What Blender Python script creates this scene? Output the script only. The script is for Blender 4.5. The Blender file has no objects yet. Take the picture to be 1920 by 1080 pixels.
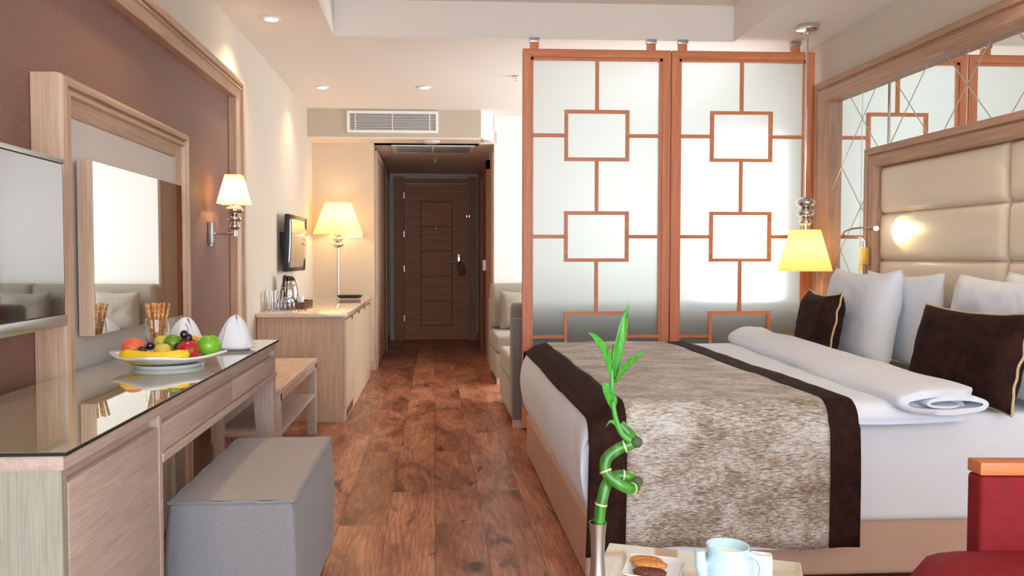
import bpy, bmesh, math, random
from mathutils import Vector, Matrix, noise
random.seed(7)
S = bpy.context.scene; COL = S.collection
PI = math.pi
# ---------------------------------------------------------------- camera
FPX, PPX, PPY, EYE = 1560.0, 901.0, 540.0, 1.09
PSI, PIT = math.atan(86/1560), math.atan(58/1560)
cd = bpy.data.cameras.new('camera'); cam = bpy.data.objects.new('camera', cd); COL.objects.link(cam)
cam.location = (0, 0, EYE); cam.rotation_euler = (PI/2-PIT, 0, -PSI)
cd.sensor_width = 36; cd.lens = FPX/1920*36; cd.shift_x = (960-PPX)/1920; cd.clip_start = .02
S.camera = cam
# ---------------------------------------------------------------- view, world, big lights
S.view_settings.view_transform = 'Standard'; S.view_settings.look = 'None'; S.view_settings.gamma = 1
S.view_settings.exposure = 0.40
w = bpy.data.worlds.new('world'); S.world = w; w.use_nodes = True
w.node_tree.nodes['Background'].inputs[0].default_value = (.80, .88, 1, 1)
w.node_tree.nodes['Background'].inputs[1].default_value = 1.6
def area(name, loc, rot, sx, sy, power, col=(1, 1, 1), spread=PI):
    l = bpy.data.lights.new(name, 'AREA'); l.shape = 'RECTANGLE'; l.size = sx; l.size_y = sy; l.energy = power; l.color = col; l.spread = spread
    o = bpy.data.objects.new(name, l); COL.objects.link(o); o.location = loc; o.rotation_euler = rot; return o
# daylight entering the balcony window behind the viewer and the side window of the sitting area
area('daylight_balcony', (.65, -1.55, 1.3), (PI/2, 0, 0), 3.3, 2.3, 88, (.84, .93, 1))
area('daylight_side', (2.44, 6.55, 1.3), (PI/2, 0, PI/2), 1.5, 1.3, 48, (.96, .98, 1))
sl = bpy.data.lights.new('sun', 'SUN'); sl.energy = 2.2; sl.angle = math.radians(2.5); sl.color = (1, .95, .85)
so_ = bpy.data.objects.new('sun', sl); COL.objects.link(so_); so_.rotation_euler = Vector((-1, .02, -.88)).to_track_quat('-Z', 'Y').to_euler(); so_.location = (6, 6.6, 4)
def point(name, loc, power, col, r=.03):
    l = bpy.data.lights.new(name, 'POINT'); l.energy = power; l.color = col; l.shadow_soft_size = r
    o = bpy.data.objects.new(name, l); COL.objects.link(o); o.location = loc; return o
def spot(name, loc, target, power, col, ang=1.2, blend=.6, r=.02):
    l = bpy.data.lights.new(name, 'SPOT'); l.energy = power; l.color = col; l.spot_size = ang; l.spot_blend = blend; l.shadow_soft_size = r
    o = bpy.data.objects.new(name, l); COL.objects.link(o); o.location = loc
    o.rotation_euler = (Vector(target)-Vector(loc)).to_track_quat('-Z', 'Y').to_euler(); return o
WARM = (1, .72, .40)
# ---------------------------------------------------------------- materials
def lin(c):
    return tuple(((x/255)/12.92 if x/255 <= .04045 else (((x/255)+.055)/1.055)**2.4) for x in c)+(1,)
def mat(name, c, rough=.6, metal=0, **k):
    m = bpy.data.materials.new(name); m.use_nodes = True; n = m.node_tree.nodes; l = m.node_tree.links
    b = n['Principled BSDF']; b.inputs['Base Color'].default_value = lin(c); b.inputs['Roughness'].default_value = rough; b.inputs['Metallic'].default_value = metal
    for a, v in k.items(): b.inputs[a.replace('_', ' ')].default_value = v
    return m
def nd(m, t, **k):
    x = m.node_tree.nodes.new(t)
    for a, v in k.items(): setattr(x, a, v)
    return x
def coords(m, scale=(1, 1, 1), rot=(0, 0, 0)):
    tc = nd(m, 'ShaderNodeTexCoord'); mp = nd(m, 'ShaderNodeMapping'); mp.inputs['Scale'].default_value = scale; mp.inputs['Rotation'].default_value = rot
    m.node_tree.links.new(tc.outputs['Object'], mp.inputs[0]); return mp.outputs[0]
def ramp(m, fac, stops):
    r = nd(m, 'ShaderNodeValToRGB'); m.node_tree.links.new(fac, r.inputs[0]); e = r.color_ramp.elements
    while len(e) < len(stops): e.new(.5)
    for i, (p, c) in enumerate(stops): e[i].position = p; e[i].color = c if isinstance(c, tuple) and len(c) == 4 else lin(c)
    return r.outputs[0]
def noisetex(m, vec, scale, detail=4, rough=.6, dist=0):
    t = nd(m, 'ShaderNodeTexNoise'); t.inputs['Scale'].default_value = scale; t.inputs['Detail'].default_value = detail; t.inputs['Roughness'].default_value = rough; t.inputs['Distortion'].default_value = dist
    m.node_tree.links.new(vec, t.inputs['Vector']); return t.outputs['Fac']
def bump(m, h, strength=.3, dist=.002):
    b = nd(m, 'ShaderNodeBump'); b.inputs['Strength'].default_value = strength; b.inputs['Distance'].default_value = dist
    m.node_tree.links.new(h, b.inputs['Height']); m.node_tree.links.new(b.outputs[0], m.node_tree.nodes['Principled BSDF'].inputs['Normal'])
def setc(m, c): m.node_tree.links.new(c, m.node_tree.nodes['Principled BSDF'].inputs['Base Color'])
def mix(m, f, a, b, mode='MIX'):
    x = nd(m, 'ShaderNodeMix', data_type='RGBA', blend_type=mode); L = m.node_tree.links
    for s, v in ((0, f), (6, a), (7, b)):
        if hasattr(v, 'is_linked'): L.new(v, x.inputs[s])
        else: x.inputs[s].default_value = v
    return x.outputs[2]
def wood(name, c1, c2, axis=2, rough=.45, sc=1.0, contrast=(.3, .7), **k):
    m = mat(name, c1, rough, **k); s = [28*sc]*3; s[axis] = 1.6*sc
    v = coords(m, tuple(s)); f = noisetex(m, v, 1.0, 6, .65, .4)
    s2 = [140*sc]*3; s2[axis] = 5*sc; f2 = noisetex(m, coords(m, tuple(s2)), 1.0, 3, .6)
    col = ramp(m, f, [(contrast[0], c2), (contrast[1], c1)])
    g = ramp(m, f2, [(.3, (205, 205, 205)), (.6, (255, 255, 255))])
    setc(m, mix(m, .6, col, g, 'MULTIPLY')); bump(m, f2, .12, .0006); return m
def fabric(name, c1, c2, sc=350, rough=.9, b=.4, stretch=(1, 1, 1), sheen=.2):
    m = mat(name, c1, rough); m.node_tree.nodes['Principled BSDF'].inputs['Sheen Weight'].default_value = sheen
    f = noisetex(m, coords(m, stretch), sc, 3, .7); setc(m, ramp(m, f, [(.35, c2), (.65, c1)])); bump(m, f, b, .001); return m
OAK1, OAK2 = (224, 196, 172), (196, 164, 142)
oakX = wood('pale_oak_x', OAK1, OAK2, 0); oakY = wood('pale_oak_y', OAK1, OAK2, 1); oakZ = wood('pale_oak_z', OAK1, OAK2, 2)
deskY = wood('ash_oak_y', (206, 184, 170), (186, 162, 148), 1, .45, 2.2); deskZ = wood('ash_oak_z', (206, 184, 170), (186, 162, 148), 2, .45, 2.2)
frY = wood('frame_oak_y', (214, 182, 154), (188, 150, 122), 1); frZ = wood('frame_oak_z', (214, 182, 154), (188, 150, 122), 2)
hbY = wood('headboard_oak_y', (206, 166, 138), (176, 134, 108), 1); hbZ = wood('headboard_oak_z', (206, 166, 138), (176, 134, 108), 2)
cherryX = wood('cherry_x', (236, 154, 108), (216, 128, 86), 0, .4); cherryZ = wood('cherry_z', (236, 154, 108), (216, 128, 86), 2, .4)
doorm = wood('door_brown', (198, 140, 110), (174, 118, 92), 0, .6); doorz = wood('door_brown_z', (186, 132, 104), (160, 110, 86), 2, .6)
hallwood = wood('hall_panel', (160, 104, 72), (120, 76, 52), 2, .35)
traym = wood('tray_wood', (130, 82, 60), (96, 58, 42), 1, .4)
cream_wall = mat('cream_wall', (218, 208, 194), .75); beige_wall = mat('beige_wall', (212, 194, 170), .75); white_wall = mat('white_wall', (240, 240, 238), .7)
grey_beige = mat('bulkhead_paint', (196, 184, 166), .75)
ceilm = mat('ceiling_paint', (240, 233, 225), .8); white = mat('white_plastic', (240, 240, 236), .4); dark = mat('dark_void', (22, 20, 20), .8)
for mm in (cream_wall, beige_wall, white_wall, ceilm): bump(mm, noisetex(mm, coords(mm), 60, 4), .05, .002)
panelw = mat('panel_off_white', (214, 208, 202), .5)
# floor
floorm = mat('floor_planks', (150, 85, 60), .32)
def build_floor(m):
    L = m.node_tree.links
    tc = nd(m, 'ShaderNodeTexCoord'); sp = nd(m, 'ShaderNodeSeparateXYZ'); L.new(tc.outputs['Object'], sp.inputs[0])
    cb = nd(m, 'ShaderNodeCombineXYZ'); L.new(sp.outputs[1], cb.inputs[0]); L.new(sp.outputs[0], cb.inputs[1])
    br = nd(m, 'ShaderNodeTexBrick'); L.new(cb.outputs[0], br.inputs['Vector']); br.offset = .37; br.offset_frequency = 2
    br.inputs['Scale'].default_value = 1; br.inputs['Brick Width'].default_value = 1.28; br.inputs['Row Height'].default_value = .195
    br.inputs['Mortar Size'].default_value = .0012; br.inputs['Mortar Smooth'].default_value = .2; br.inputs['Bias'].default_value = 0
    br.inputs['Color1'].default_value = (0, 0, 0, 1); br.inputs['Color2'].default_value = (1, 1, 1, 1); br.inputs['Mortar'].default_value = (.5, .5, .5, 1)
    off = nd(m, 'ShaderNodeVectorMath', operation='MULTIPLY'); L.new(br.outputs['Color'], off.inputs[0]); off.inputs[1].default_value = (7.3, 13.1, 3.7)
    ad = nd(m, 'ShaderNodeVectorMath', operation='ADD'); L.new(tc.outputs['Object'], ad.inputs[0]); L.new(off.outputs[0], ad.inputs[1])
    def mp(s):
        x = nd(m, 'ShaderNodeMapping'); x.inputs['Scale'].default_value = s; L.new(ad.outputs[0], x.inputs[0]); return x.outputs[0]
    big = noisetex(m, mp((4.2, 1.5, 1)), 1, 6, .68, .8)
    # cathedral grain: contour bands of a stretched noise
    gn = nd(m, 'ShaderNodeTexNoise'); gn.inputs['Scale'].default_value = 1; gn.inputs['Detail'].default_value = 1.5; L.new(mp((7, .55, 1)), gn.inputs['Vector'])
    ml = nd(m, 'ShaderNodeMath', operation='MULTIPLY'); L.new(gn.outputs['Fac'], ml.inputs[0]); ml.inputs[1].default_value = 120
    sn = nd(m, 'ShaderNodeMath', operation='SINE'); L.new(ml.outputs[0], sn.inputs[0])
    rings = ramp(m, sn.outputs[0], [(.0, (214, 210, 206)), (.6, (255, 255, 255))])
    fine = noisetex(m, mp((150, 7, 1)), 1, 4, .7)
    col = ramp(m, big, [(.30, (104, 64, 50)), (.42, (176, 110, 82)), (.54, (218, 148, 114)), (.70, (240, 178, 142))])
    col = mix(m, .6, col, rings, 'MULTIPLY')
    col = mix(m, .75, col, ramp(m, fine, [(.3, (160, 150, 145)), (.6, (255, 255, 255))]), 'MULTIPLY')
    kn = noisetex(m, mp((8, 2.6, 1)), 1, 3, .5, 1.2)
    col = mix(m, .85, col, ramp(m, kn, [(.27, (84, 66, 58)), (.37, (255, 255, 255))]), 'MULTIPLY')
    tint = ramp(m, br.outputs['Color'], [(.0, (212, 206, 204)), (1, (255, 255, 255))])
    col = mix(m, 1.0, col, tint, 'MULTIPLY')
    col = mix(m, br.outputs['Fac'], col, lin((78, 42, 30))); setc(m, col)
    bump(m, fine, .12, .0006)
build_floor(floorm)
paper = mat('brown_wallpaper', (126, 92, 82), .55)
v_ = coords(paper); f_ = noisetex(paper, v_, 170, 3, .8); g_ = noisetex(paper, coords(paper, (1, 1, .35)), 420, 2, .6)
setc(paper, mix(paper, .5, ramp(paper, f_, [(.34, (98, 66, 58)), (.64, (168, 128, 114))]), ramp(paper, g_, [(.3, (108, 76, 66)), (.7, (156, 118, 104))]))); bump(paper, f_, .6, .002)
chrome = mat('chrome', (225, 222, 218), .08, 1); steel = mat('brushed_steel', (190, 190, 188), .28, 1); champagne = mat('champagne_metal', (196, 168, 140), .3, 1)
black = mat('black_plastic', (16, 16, 18), .3); gold = mat('gold_face', (235, 190, 60), .35, .6)
mirror = mat('mirror', (238, 242, 240), .0, 1); mirror.node_tree.nodes['Principled BSDF'].inputs['Roughness'].default_value = 0.01
bevel_line = mat('bevel_line', (206, 200, 190), .3, .5)
screenm = mat('screen_glass', (14, 15, 18), .04, 0, IOR=2.6, Coat_Weight=1.0, Coat_Roughness=.02, Coat_IOR=1.9)
screen_small = mat('small_screen', (60, 52, 44), .06, .0, IOR=2.8, Coat_Weight=1.0, Coat_IOR=2.0)
leather = mat('taupe_leather', (196, 160, 138), .5); bump(leather, noisetex(leather, coords(leather), 220, 3), .15, .001)
pad = mat('headboard_leather', (234, 218, 196), .38, Coat_Weight=.15, Coat_Roughness=.3); bump(pad, noisetex(pad, coords(pad), 300, 3), .1, .001)
def cloth(name, c, b=.25):
    m = mat(name, c, .85); m.node_tree.nodes['Principled BSDF'].inputs['Sheen Weight'].default_value = .15
    f = noisetex(m, coords(m, (1, 1, 1)), 7, 4, .5, .8); bump(m, f, b, .02); return m
linen = cloth('white_linen', (230, 236, 246), .4); linen2 = cloth('white_sheet', (226, 230, 234), .12)
napk = mat('napkin_cotton', (232, 236, 244), .8)
velvet = mat('brown_velvet', (50, 30, 24), .8); velvet.node_tree.nodes['Principled BSDF'].inputs['Specular IOR Level'].default_value = .15
velvet.node_tree.nodes['Principled BSDF'].inputs['Sheen Tint'].default_value = lin((160, 120, 100))
vf = noisetex(velvet, coords(velvet, (1, 1, 1)), 14, 5, .7, .5); setc(velvet, ramp(velvet, vf, [(.35, (34, 16, 12)), (.7, (60, 34, 26))])); bump(velvet, vf, .3, .006)
cord = fabric('cream_cord', (226, 204, 160), (190, 160, 110), 200)
# crushed chenille of the runner
chen = mat('crushed_chenille', (170, 150, 138), .6)
chen.node_tree.nodes['Principled BSDF'].inputs['Sheen Weight'].default_value = .15
a_ = noisetex(chen, coords(chen, (42, 250, 250)), 1, 5, .8); b_ = noisetex(chen, coords(chen, (5, 9, 9)), 1, 3, .6, .6)
mm_ = nd(chen, 'ShaderNodeMath', operation='ADD'); chen.node_tree.links.new(a_, mm_.inputs[0])
m2_ = nd(chen, 'ShaderNodeMath', operation='MULTIPLY_ADD'); chen.node_tree.links.new(b_, m2_.inputs[0]); m2_.inputs[1].default_value = .45; m2_.inputs[2].default_value = -.225
chen.node_tree.links.new(m2_.outputs[0], mm_.inputs[1])
setc(chen, ramp(chen, mm_.outputs[0], [(.36, (104, 84, 66)), (.48, (160, 143, 124)), (.60, (212, 208, 202))])); bump(chen, a_, .4, .003)
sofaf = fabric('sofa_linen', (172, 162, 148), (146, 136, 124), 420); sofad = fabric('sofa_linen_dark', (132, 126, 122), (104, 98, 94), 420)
pouff = fabric('pouf_weave_shaded', (150, 148, 150), (118, 118, 122), 500, stretch=(1, 1, 1.0)); bump(pouff, noisetex(pouff, coords(pouff, (60, 60, 420)), 1, 3), .4, .001)  # pouf sides: cool daylight shading put into a darker, bluer grey
pouft = fabric('pouf_top_weave_lit', (176, 160, 152), (146, 132, 126), 500)  # same weave coloured warmer and lighter for the lit top
redv = mat('red_velvet', (150, 12, 26), .8); redv.node_tree.nodes['Principled BSDF'].inputs['Sheen Weight'].default_value = .05
redv.node_tree.nodes['Principled BSDF'].inputs['Sheen Tint'].default_value = lin((220, 60, 70))
rf = noisetex(redv, coords(redv), 30, 4, .6); setc(redv, ramp(redv, rf, [(.3, (122, 6, 20)), (.75, (142, 10, 26))]))
deskglass = mat('desk_top_glass', (176, 166, 140), .02, 0, IOR=1.7, Coat_Weight=1.0, Coat_IOR=1.9, Coat_Roughness=.0)
glassedge = mat('dark_glass_edge', (34, 48, 42), .1)
porcelain = mat('white_porcelain', (238, 242, 244), .15, Coat_Weight=.5); blueporc = mat('pale_blue_porcelain', (196, 226, 236), .15, Coat_Weight=.5)
def glassmat(name, c=(255, 255, 255), rough=0, ior=1.45):
    m = mat(name, c, rough, 0, IOR=ior, Transmission_Weight=1.0); return m
glass = glassmat('clear_glass')
def shade_mat(name, c, tr=.6, em=0):
    m = bpy.data.materials.new(name); m.use_nodes = True; n = m.node_tree.nodes; n.clear(); L = m.node_tree.links
    o = n.new('ShaderNodeOutputMaterial'); mx = n.new('ShaderNodeMixShader'); d = n.new('ShaderNodeBsdfDiffuse'); t = n.new('ShaderNodeBsdfTranslucent')
    d.inputs[0].default_value = lin(c); t.inputs[0].default_value = lin(c); mx.inputs[0].default_value = tr
    L.new(d.outputs[0], mx.inputs[1]); L.new(t.outputs[0], mx.inputs[2]); L.new(mx.outputs[0], o.inputs[0]); return m
shade_y = shade_mat('shade_yellow', (255, 222, 150), .6); shade_c = shade_mat('shade_cream', (255, 234, 190), .6)
# frosted glass: mostly scattering, a little blurred see-through
def frosted():
    m = bpy.data.materials.new('frosted_glass'); m.use_nodes = True; n = m.node_tree.nodes; n.clear(); L = m.node_tree.links
    o = n.new('ShaderNodeOutputMaterial'); m1 = n.new('ShaderNodeMixShader'); m2 = n.new('ShaderNodeMixShader')
    t = n.new('ShaderNodeBsdfTranslucent'); t.inputs[0].default_value = (.86, .93, .93, 1)
    r = n.new('ShaderNodeBsdfRefraction'); r.inputs['Color'].default_value = (.95, .98, .98, 1); r.inputs['Roughness'].default_value = .42; r.inputs['IOR'].default_value = 1.35
    g = n.new('ShaderNodeBsdfDiffuse'); g.inputs[0].default_value = (.86, .9, .89, 1)
    m1.inputs[0].default_value = .55; m2.inputs[0].default_value = .12
    L.new(t.outputs[0], m1.inputs[1]); L.new(r.outputs[0], m1.inputs[2]); L.new(m1.outputs[0], m2.inputs[1]); L.new(g.outputs[0], m2.inputs[2]); L.new(m2.outputs[0], o.inputs[0]); return m
frost = frosted()
def emit(name, c, s):
    m = bpy.data.materials.new(name); m.use_nodes = True; n = m.node_tree.nodes; n.clear()
    o = n.new('ShaderNodeOutputMaterial'); e = n.new('ShaderNodeEmission'); e.inputs[0].default_value = lin(c); e.inputs[1].default_value = s
    m.node_tree.links.new(e.outputs[0], o.inputs[0]); return m
bulb = emit('lamp_glow', (255, 236, 190), 12); bulb_s = emit('led_glow', (255, 250, 225), 20)
# ---------------------------------------------------------------- mesh helpers (all coordinates are world metres)
def NB(): return bmesh.new()
def box(bm, x0, x1, y0, y1, z0, z1, bev=0, seg=2):
    r = bmesh.ops.create_cube(bm, size=1, matrix=Matrix.Translation(((x0+x1)/2, (y0+y1)/2, (z0+z1)/2)) @ Matrix.Diagonal((abs(x1-x0), abs(y1-y0), abs(z1-z0), 1)))
    if bev:
        es = list({e for v in r['verts'] for e in v.link_edges}); bmesh.ops.bevel(bm, geom=es, offset=bev, segments=seg, profile=.6, affect='EDGES')
    return bm
def B(*a, **k): return box(NB(), *a, **k)
def lathe(bm, prof, c=(0, 0, 0), n=32, axis='z'):
    rings = []
    for r, h in prof:
        ring = []
        for i in range(n):
            a = 2*PI*i/n
            p = (r*math.cos(a), r*math.sin(a), h) if axis == 'z' else ((h, r*math.cos(a), r*math.sin(a)) if axis == 'x' else (r*math.sin(a), h, r*math.cos(a)))
            ring.append(bm.verts.new(Vector(p)+Vector(c)))
        rings.append(ring)
    for a, b in zip(rings, rings[1:]):
        for i in range(n): bm.faces.new((a[i], a[(i+1) % n], b[(i+1) % n], b[i]))
    if tuple(prof[0]) != tuple(prof[-1]):
        for ring, pp in ((rings[0], prof[0]), (rings[-1], prof[-1])):
            if pp[0] > 1e-5: bm.faces.new(ring)
    return bm
def tube(bm, pts, rad, n=10, caps=True, flat=None):
    pts = [Vector(p) for p in pts]; N = len(pts); rad = rad if isinstance(rad, (list, tuple)) else [rad]*N
    up = None; rings = []
    for i, p in enumerate(pts):
        t = (pts[min(i+1, N-1)]-pts[max(i-1, 0)]).normalized()
        if up is None: up = t.orthogonal().normalized()
        up = (up-t*up.dot(t)).normalized(); s = t.cross(up)
        rings.append([bm.verts.new(p+(up*math.cos(2*PI*k/n)+s*math.sin(2*PI*k/n))*rad[i]) for k in range(n)])
    for a, b in zip(rings, rings[1:]):
        for i in range(n): bm.faces.new((a[i], a[(i+1) % n], b[(i+1) % n], b[i]))
    if caps: bm.faces.new(rings[0]); bm.faces.new(rings[-1])
    return bm
def smooth_path(pts, k=6):
    P = [Vector(p) for p in pts]; P = [P[0]*2-P[1]]+P+[P[-1]*2-P[-2]]; out = []
    for i in range(1, len(P)-2):
        for j in range(k):
            t = j/k; a, b, c, d = P[i-1:i+3]
            out.append(.5*((2*b)+(c-a)*t+(2*a-5*b+4*c-d)*t*t+(3*b-a-3*c+d)*t**3))
    return out+[P[-2]]
def ball(bm, c, r, sc=(1, 1, 1), n=3):
    bmesh.ops.create_icosphere(bm, subdivisions=n, radius=r, matrix=Matrix.Translation(c) @ Matrix.Diagonal((*sc, 1))); return bm
def grid(bm, nu, nv, f, closed_u=False):
    V = [[bm.verts.new(f(i/(nu-(0 if closed_u else 1)), j/(nv-1))) for j in range(nv)] for i in range(nu)]
    for i in range(nu if closed_u else nu-1):
        for j in range(nv-1):
            bm.faces.new((V[i][j], V[(i+1) % nu][j], V[(i+1) % nu][j+1], V[i][j+1]))
    return V
def prism(bm, poly, axis, a, b):
    """poly of 2D points extruded along axis from a to b"""
    def P(p, h): return {'x': (h, p[0], p[1]), 'y': (p[0], h, p[1]), 'z': (p[0], p[1], h)}[axis]
    A = [bm.verts.new(P(p, a)) for p in poly]; Bv = [bm.verts.new(P(p, b)) for p in poly]
    bm.faces.new(A); bm.faces.new(Bv[::-1])
    for i in range(len(poly)): bm.faces.new((A[i], A[(i+1) % len(poly)], Bv[(i+1) % len(poly)], Bv[i]))
    return bm
def warp(bm, f):
    for v in bm.verts: v.co = f(v.co)
    return bm
def obj(name, bm, m, parent=None, smooth=True, ang=35, label=None, solid=0, sub=0):
    if parent is not None:
        o0 = Vector((0, 0, 0)); q = parent
        while q is not None: o0 += q.location; q = q.parent
        for v in bm.verts: v.co -= o0
    bmesh.ops.recalc_face_normals(bm, faces=bm.faces)
    me = bpy.data.meshes.new(name); bm.to_mesh(me); bm.free(); me.materials.append(m)
    if smooth:
        for p in me.polygons: p.use_smooth = True
        me.set_sharp_from_angle(angle=math.radians(ang))
    o = bpy.data.objects.new(name, me); COL.objects.link(o)
    if parent is not None: o.parent = parent
    if label: o['label'] = label
    if solid:
        s = o.modifiers.new('solid', 'SOLIDIFY'); s.thickness = solid; s.offset = 0
    if sub:
        s = o.modifiers.new('sub', 'SUBSURF'); s.levels = sub; s.render_levels = sub
    return o
def recentre(o, base):
    """move the origin of a top-level mesh to its base"""
    b = Vector(base)
    for v in o.data.vertices: v.co -= b
    o.location = b; return o
def thing(name, label, cat, loc, group=None):
    o = bpy.data.objects.new(name, None); COL.objects.link(o); o.location = loc; o.empty_display_size = .1
    o['label'] = label; o['category'] = cat
    if group: o['group'] = group
    return o
def tag(o, label, cat, group=None):
    o['label'] = label; o['category'] = cat
    if group: o['group'] = group
    return o
def struct(name, bm, m, smooth=False, parent=None):
    o = obj(name, bm, m, parent, smooth=smooth)
    if parent is None: o['kind'] = 'structure'
    return o
def dup(root, loc, rotz=None, label=None, scale=None):
    r = root.copy(); COL.objects.link(r); r.location = loc
    if rotz is not None: r.rotation_euler = (0, 0, rotz)
    if scale: r.scale = scale
    if label: r['label'] = label
    for ch in list(root.children):
        c = ch.copy(); COL.objects.link(c); c.parent = r
        for g in list(ch.children):
            d = g.copy(); COL.objects.link(d); d.parent = c
    return r
# ================================================================ SETTING
XL, XR, YB, ZC = -1.165, 2.46, 8.05, 2.45
struct('floor', B(-1.4, 2.7, -1.8, 11.1, -.08, 0), floorm)
bm = NB()
box(bm, XL-.1, -.615, -1.7, 5.22, ZC, 2.75); box(bm, 1.89, XR+.1, -1.7, 5.22, ZC, 2.75); box(bm, XL-.1, XR+.1, 5.22, 8.3, ZC, 2.75)
box(bm, -.615, 1.89, -1.7, -.4, ZC, 2.75); box(bm, -.62, 1.9, -.4, 5.23, 2.675, 2.76)
struct('ceiling', bm, ceilm)
struct('wall_left', B(XL-.1, XL, -1.7, 8.15, 0, ZC+.02), cream_wall)
bm = NB(); box(bm, XR, XR+.12, -1.7, 5.8, 0, ZC+.02); box(bm, XR, XR+.12, 7.3, 8.15, 0, ZC+.02); box(bm, XR, XR+.12, 5.8, 7.3, 1.95, ZC+.02); box(bm, XR, XR+.12, 5.8, 7.3, 0, .65)
struct('wall_right', bm, cream_wall)
struct('wall_lamp_corner', B(XL, -.58, 8.05, 8.15, 0, ZC+.02), beige_wall)
struct('wall_back', B(.575, XR+.1, 8.05, 8.15, 0, ZC+.02), white_wall)
struct('wall_bulkhead', prism(NB(), [(XL, 7.75), (.432, 7.75), (.5, 8.3), (XL, 8.3)], 'z', 2.195, ZC+.02), grey_beige)
struct('wall_bulkhead_side', prism(NB(), [(.4325, 7.75), (.60, 8.12), (.60, 8.3), (.52, 8.3)], 'z', 2.195, ZC+.02), white_wall)  # lit side face: its brightness is put in as a whiter colour
bm = NB(); box(bm, XL, .432, 7.752, 8.2, 2.18, 2.196); box(bm, -.6, .6, 8.05, 11.0, 2.18, 2.3)
struct('ceiling_hall', bm, mat('hall_ceiling_paint', (236, 220, 204), .8))
struct('wall_hall_left', B(-.68, -.58, 8.15, 11.0, 0, 2.3), hallwood)
bm = NB(); box(bm, .575, .68, 8.15, 11.0, 0, 2.3)
struct('wall_hall_right', bm, mat('hall_paint', (206, 190, 176), .7))
struct('wall_hall_end', B(-.62, .62, 10.95, 11.05, 0, 2.3), mat('hall_end_paint', (214, 204, 196), .7))
# rear wall with the wide balcony opening (behind the viewer)
bm = NB(); box(bm, XL-.1, -1.05, -1.75, -1.6, 0, ZC+.02); box(bm, 2.35, XR+.1, -1.75, -1.6, 0, ZC+.02); box(bm, XL, XR, -1.75, -1.6, 2.42, ZC+.02)
struct('wall_rear', bm, cream_wall)
# side window frame in the sitting area
bm = NB()
for a in (5.8, 6.53, 7.24): box(bm, XR+.02, XR+.08, a, a+.06, .70, 1.90)
box(bm, XR+.02, XR+.08, 5.8, 7.3, .65, .70); box(bm, XR+.02, XR+.08, 5.8, 7.3, 1.90, 1.95)
struct('window_1', bm, white)
# baseboards
bb = oakY
struct('baseboard_left', B(XL, XL+.015, 4.81, 8.05, 0, .085), oakY)
struct('baseboard_lamp_corner', B(XL+.016, -.58, 8.033, 8.05, 0, .085), oakX)
struct('baseboard_corner', B(-.58, -.565, 8.033, 8.2, 0, .085), oakY)
struct('baseboard_hall_end', B(.512, .573, 10.93, 10.95, 0, .09), hallwood)
# left feature wall: brown wallpaper inside a moulded frame, white panel inside a second frame
struct('trim_1', B(XL, -1.135, -1.0, 4.72, 0, 1.99), paper)
def moulding(name, x0, sgn, y0, y1, zt, prof, zb, mats, thing_args=None):
    """U-shaped mitred moulding on a wall; prof = (inset from outer edge, projection)"""
    parts = []
    bm = NB()
    def side(bm, yo, d, zt):
        A = [bm.verts.new((x0+sgn*h, yo+d*i, zb)) for i, h in prof]; Bv = [bm.verts.new((x0+sgn*h, yo+d*i, zt-i)) for i, h in prof]
        for k in range(len(prof)-1): bm.faces.new((A[k], A[k+1], Bv[k+1], Bv[k]))
    side(bm, y0, 1, zt); side(bm, y1, -1, zt)
    top = NB()
    A = [top.verts.new((x0+sgn*h, y0+i, zt-i)) for i, h in prof]; Bv = [top.verts.new((x0+sgn*h, y1-i, zt-i)) for i, h in prof]
    for k in range(len(prof)-1): top.faces.new((A[k], A[k+1], Bv[k+1], Bv[k]))
    o = obj(name, bm, mats[0], ang=25); p = obj('top_rail', top, mats[1], ang=25); p.parent = o
    o['kind'] = 'structure'; return o
LP = [(0, 0), (0, .055), (.006, .062), (.022, .064), (.034, .060), (.038, .046), (.044, .044), (.047, .055), (.056, .060), (.062, .048), (.066, .046), (.098, .034), (.10, .03), (.10, 0)]
moulding('trim_2', XL+.002, 1, -.9, 4.80, 2.075, [(i, h+.035 if h else 0) for i, h in LP], 0.0, (frZ, frY))
LP2 = [(0, 0), (0, .075), (.005, .088), (.016, .094), (.030, .092), (.034, .078), (.040, .076), (.044, .088), (.054, .088), (.060, .074), (.065, .072), (.104, .062), (.108, .055), (.108, 0)]
moulding('trim_3', -1.133, 1, 2.42, 3.63, 1.61, LP2, 0.0, (frZ, frY))
struct('trim_4', B(-1.134, -1.078, 2.5, 3.55, .0, 1.53), panelw)
# right feature wall: moulded frame around mirror
RP = [(0, 0), (0, .066), (.006, .078), (.045, .088), (.049, .074), (.054, .071), (.058, .072), (.061, .082), (.066, .086), (.11, .084), (.122, .076), (.13, .066), (.13, 0)]
moulding('trim_5', XR-.002, -1, 1.60, 5.14, 2.172, RP, 0.0, (hbZ, hbY))
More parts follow.
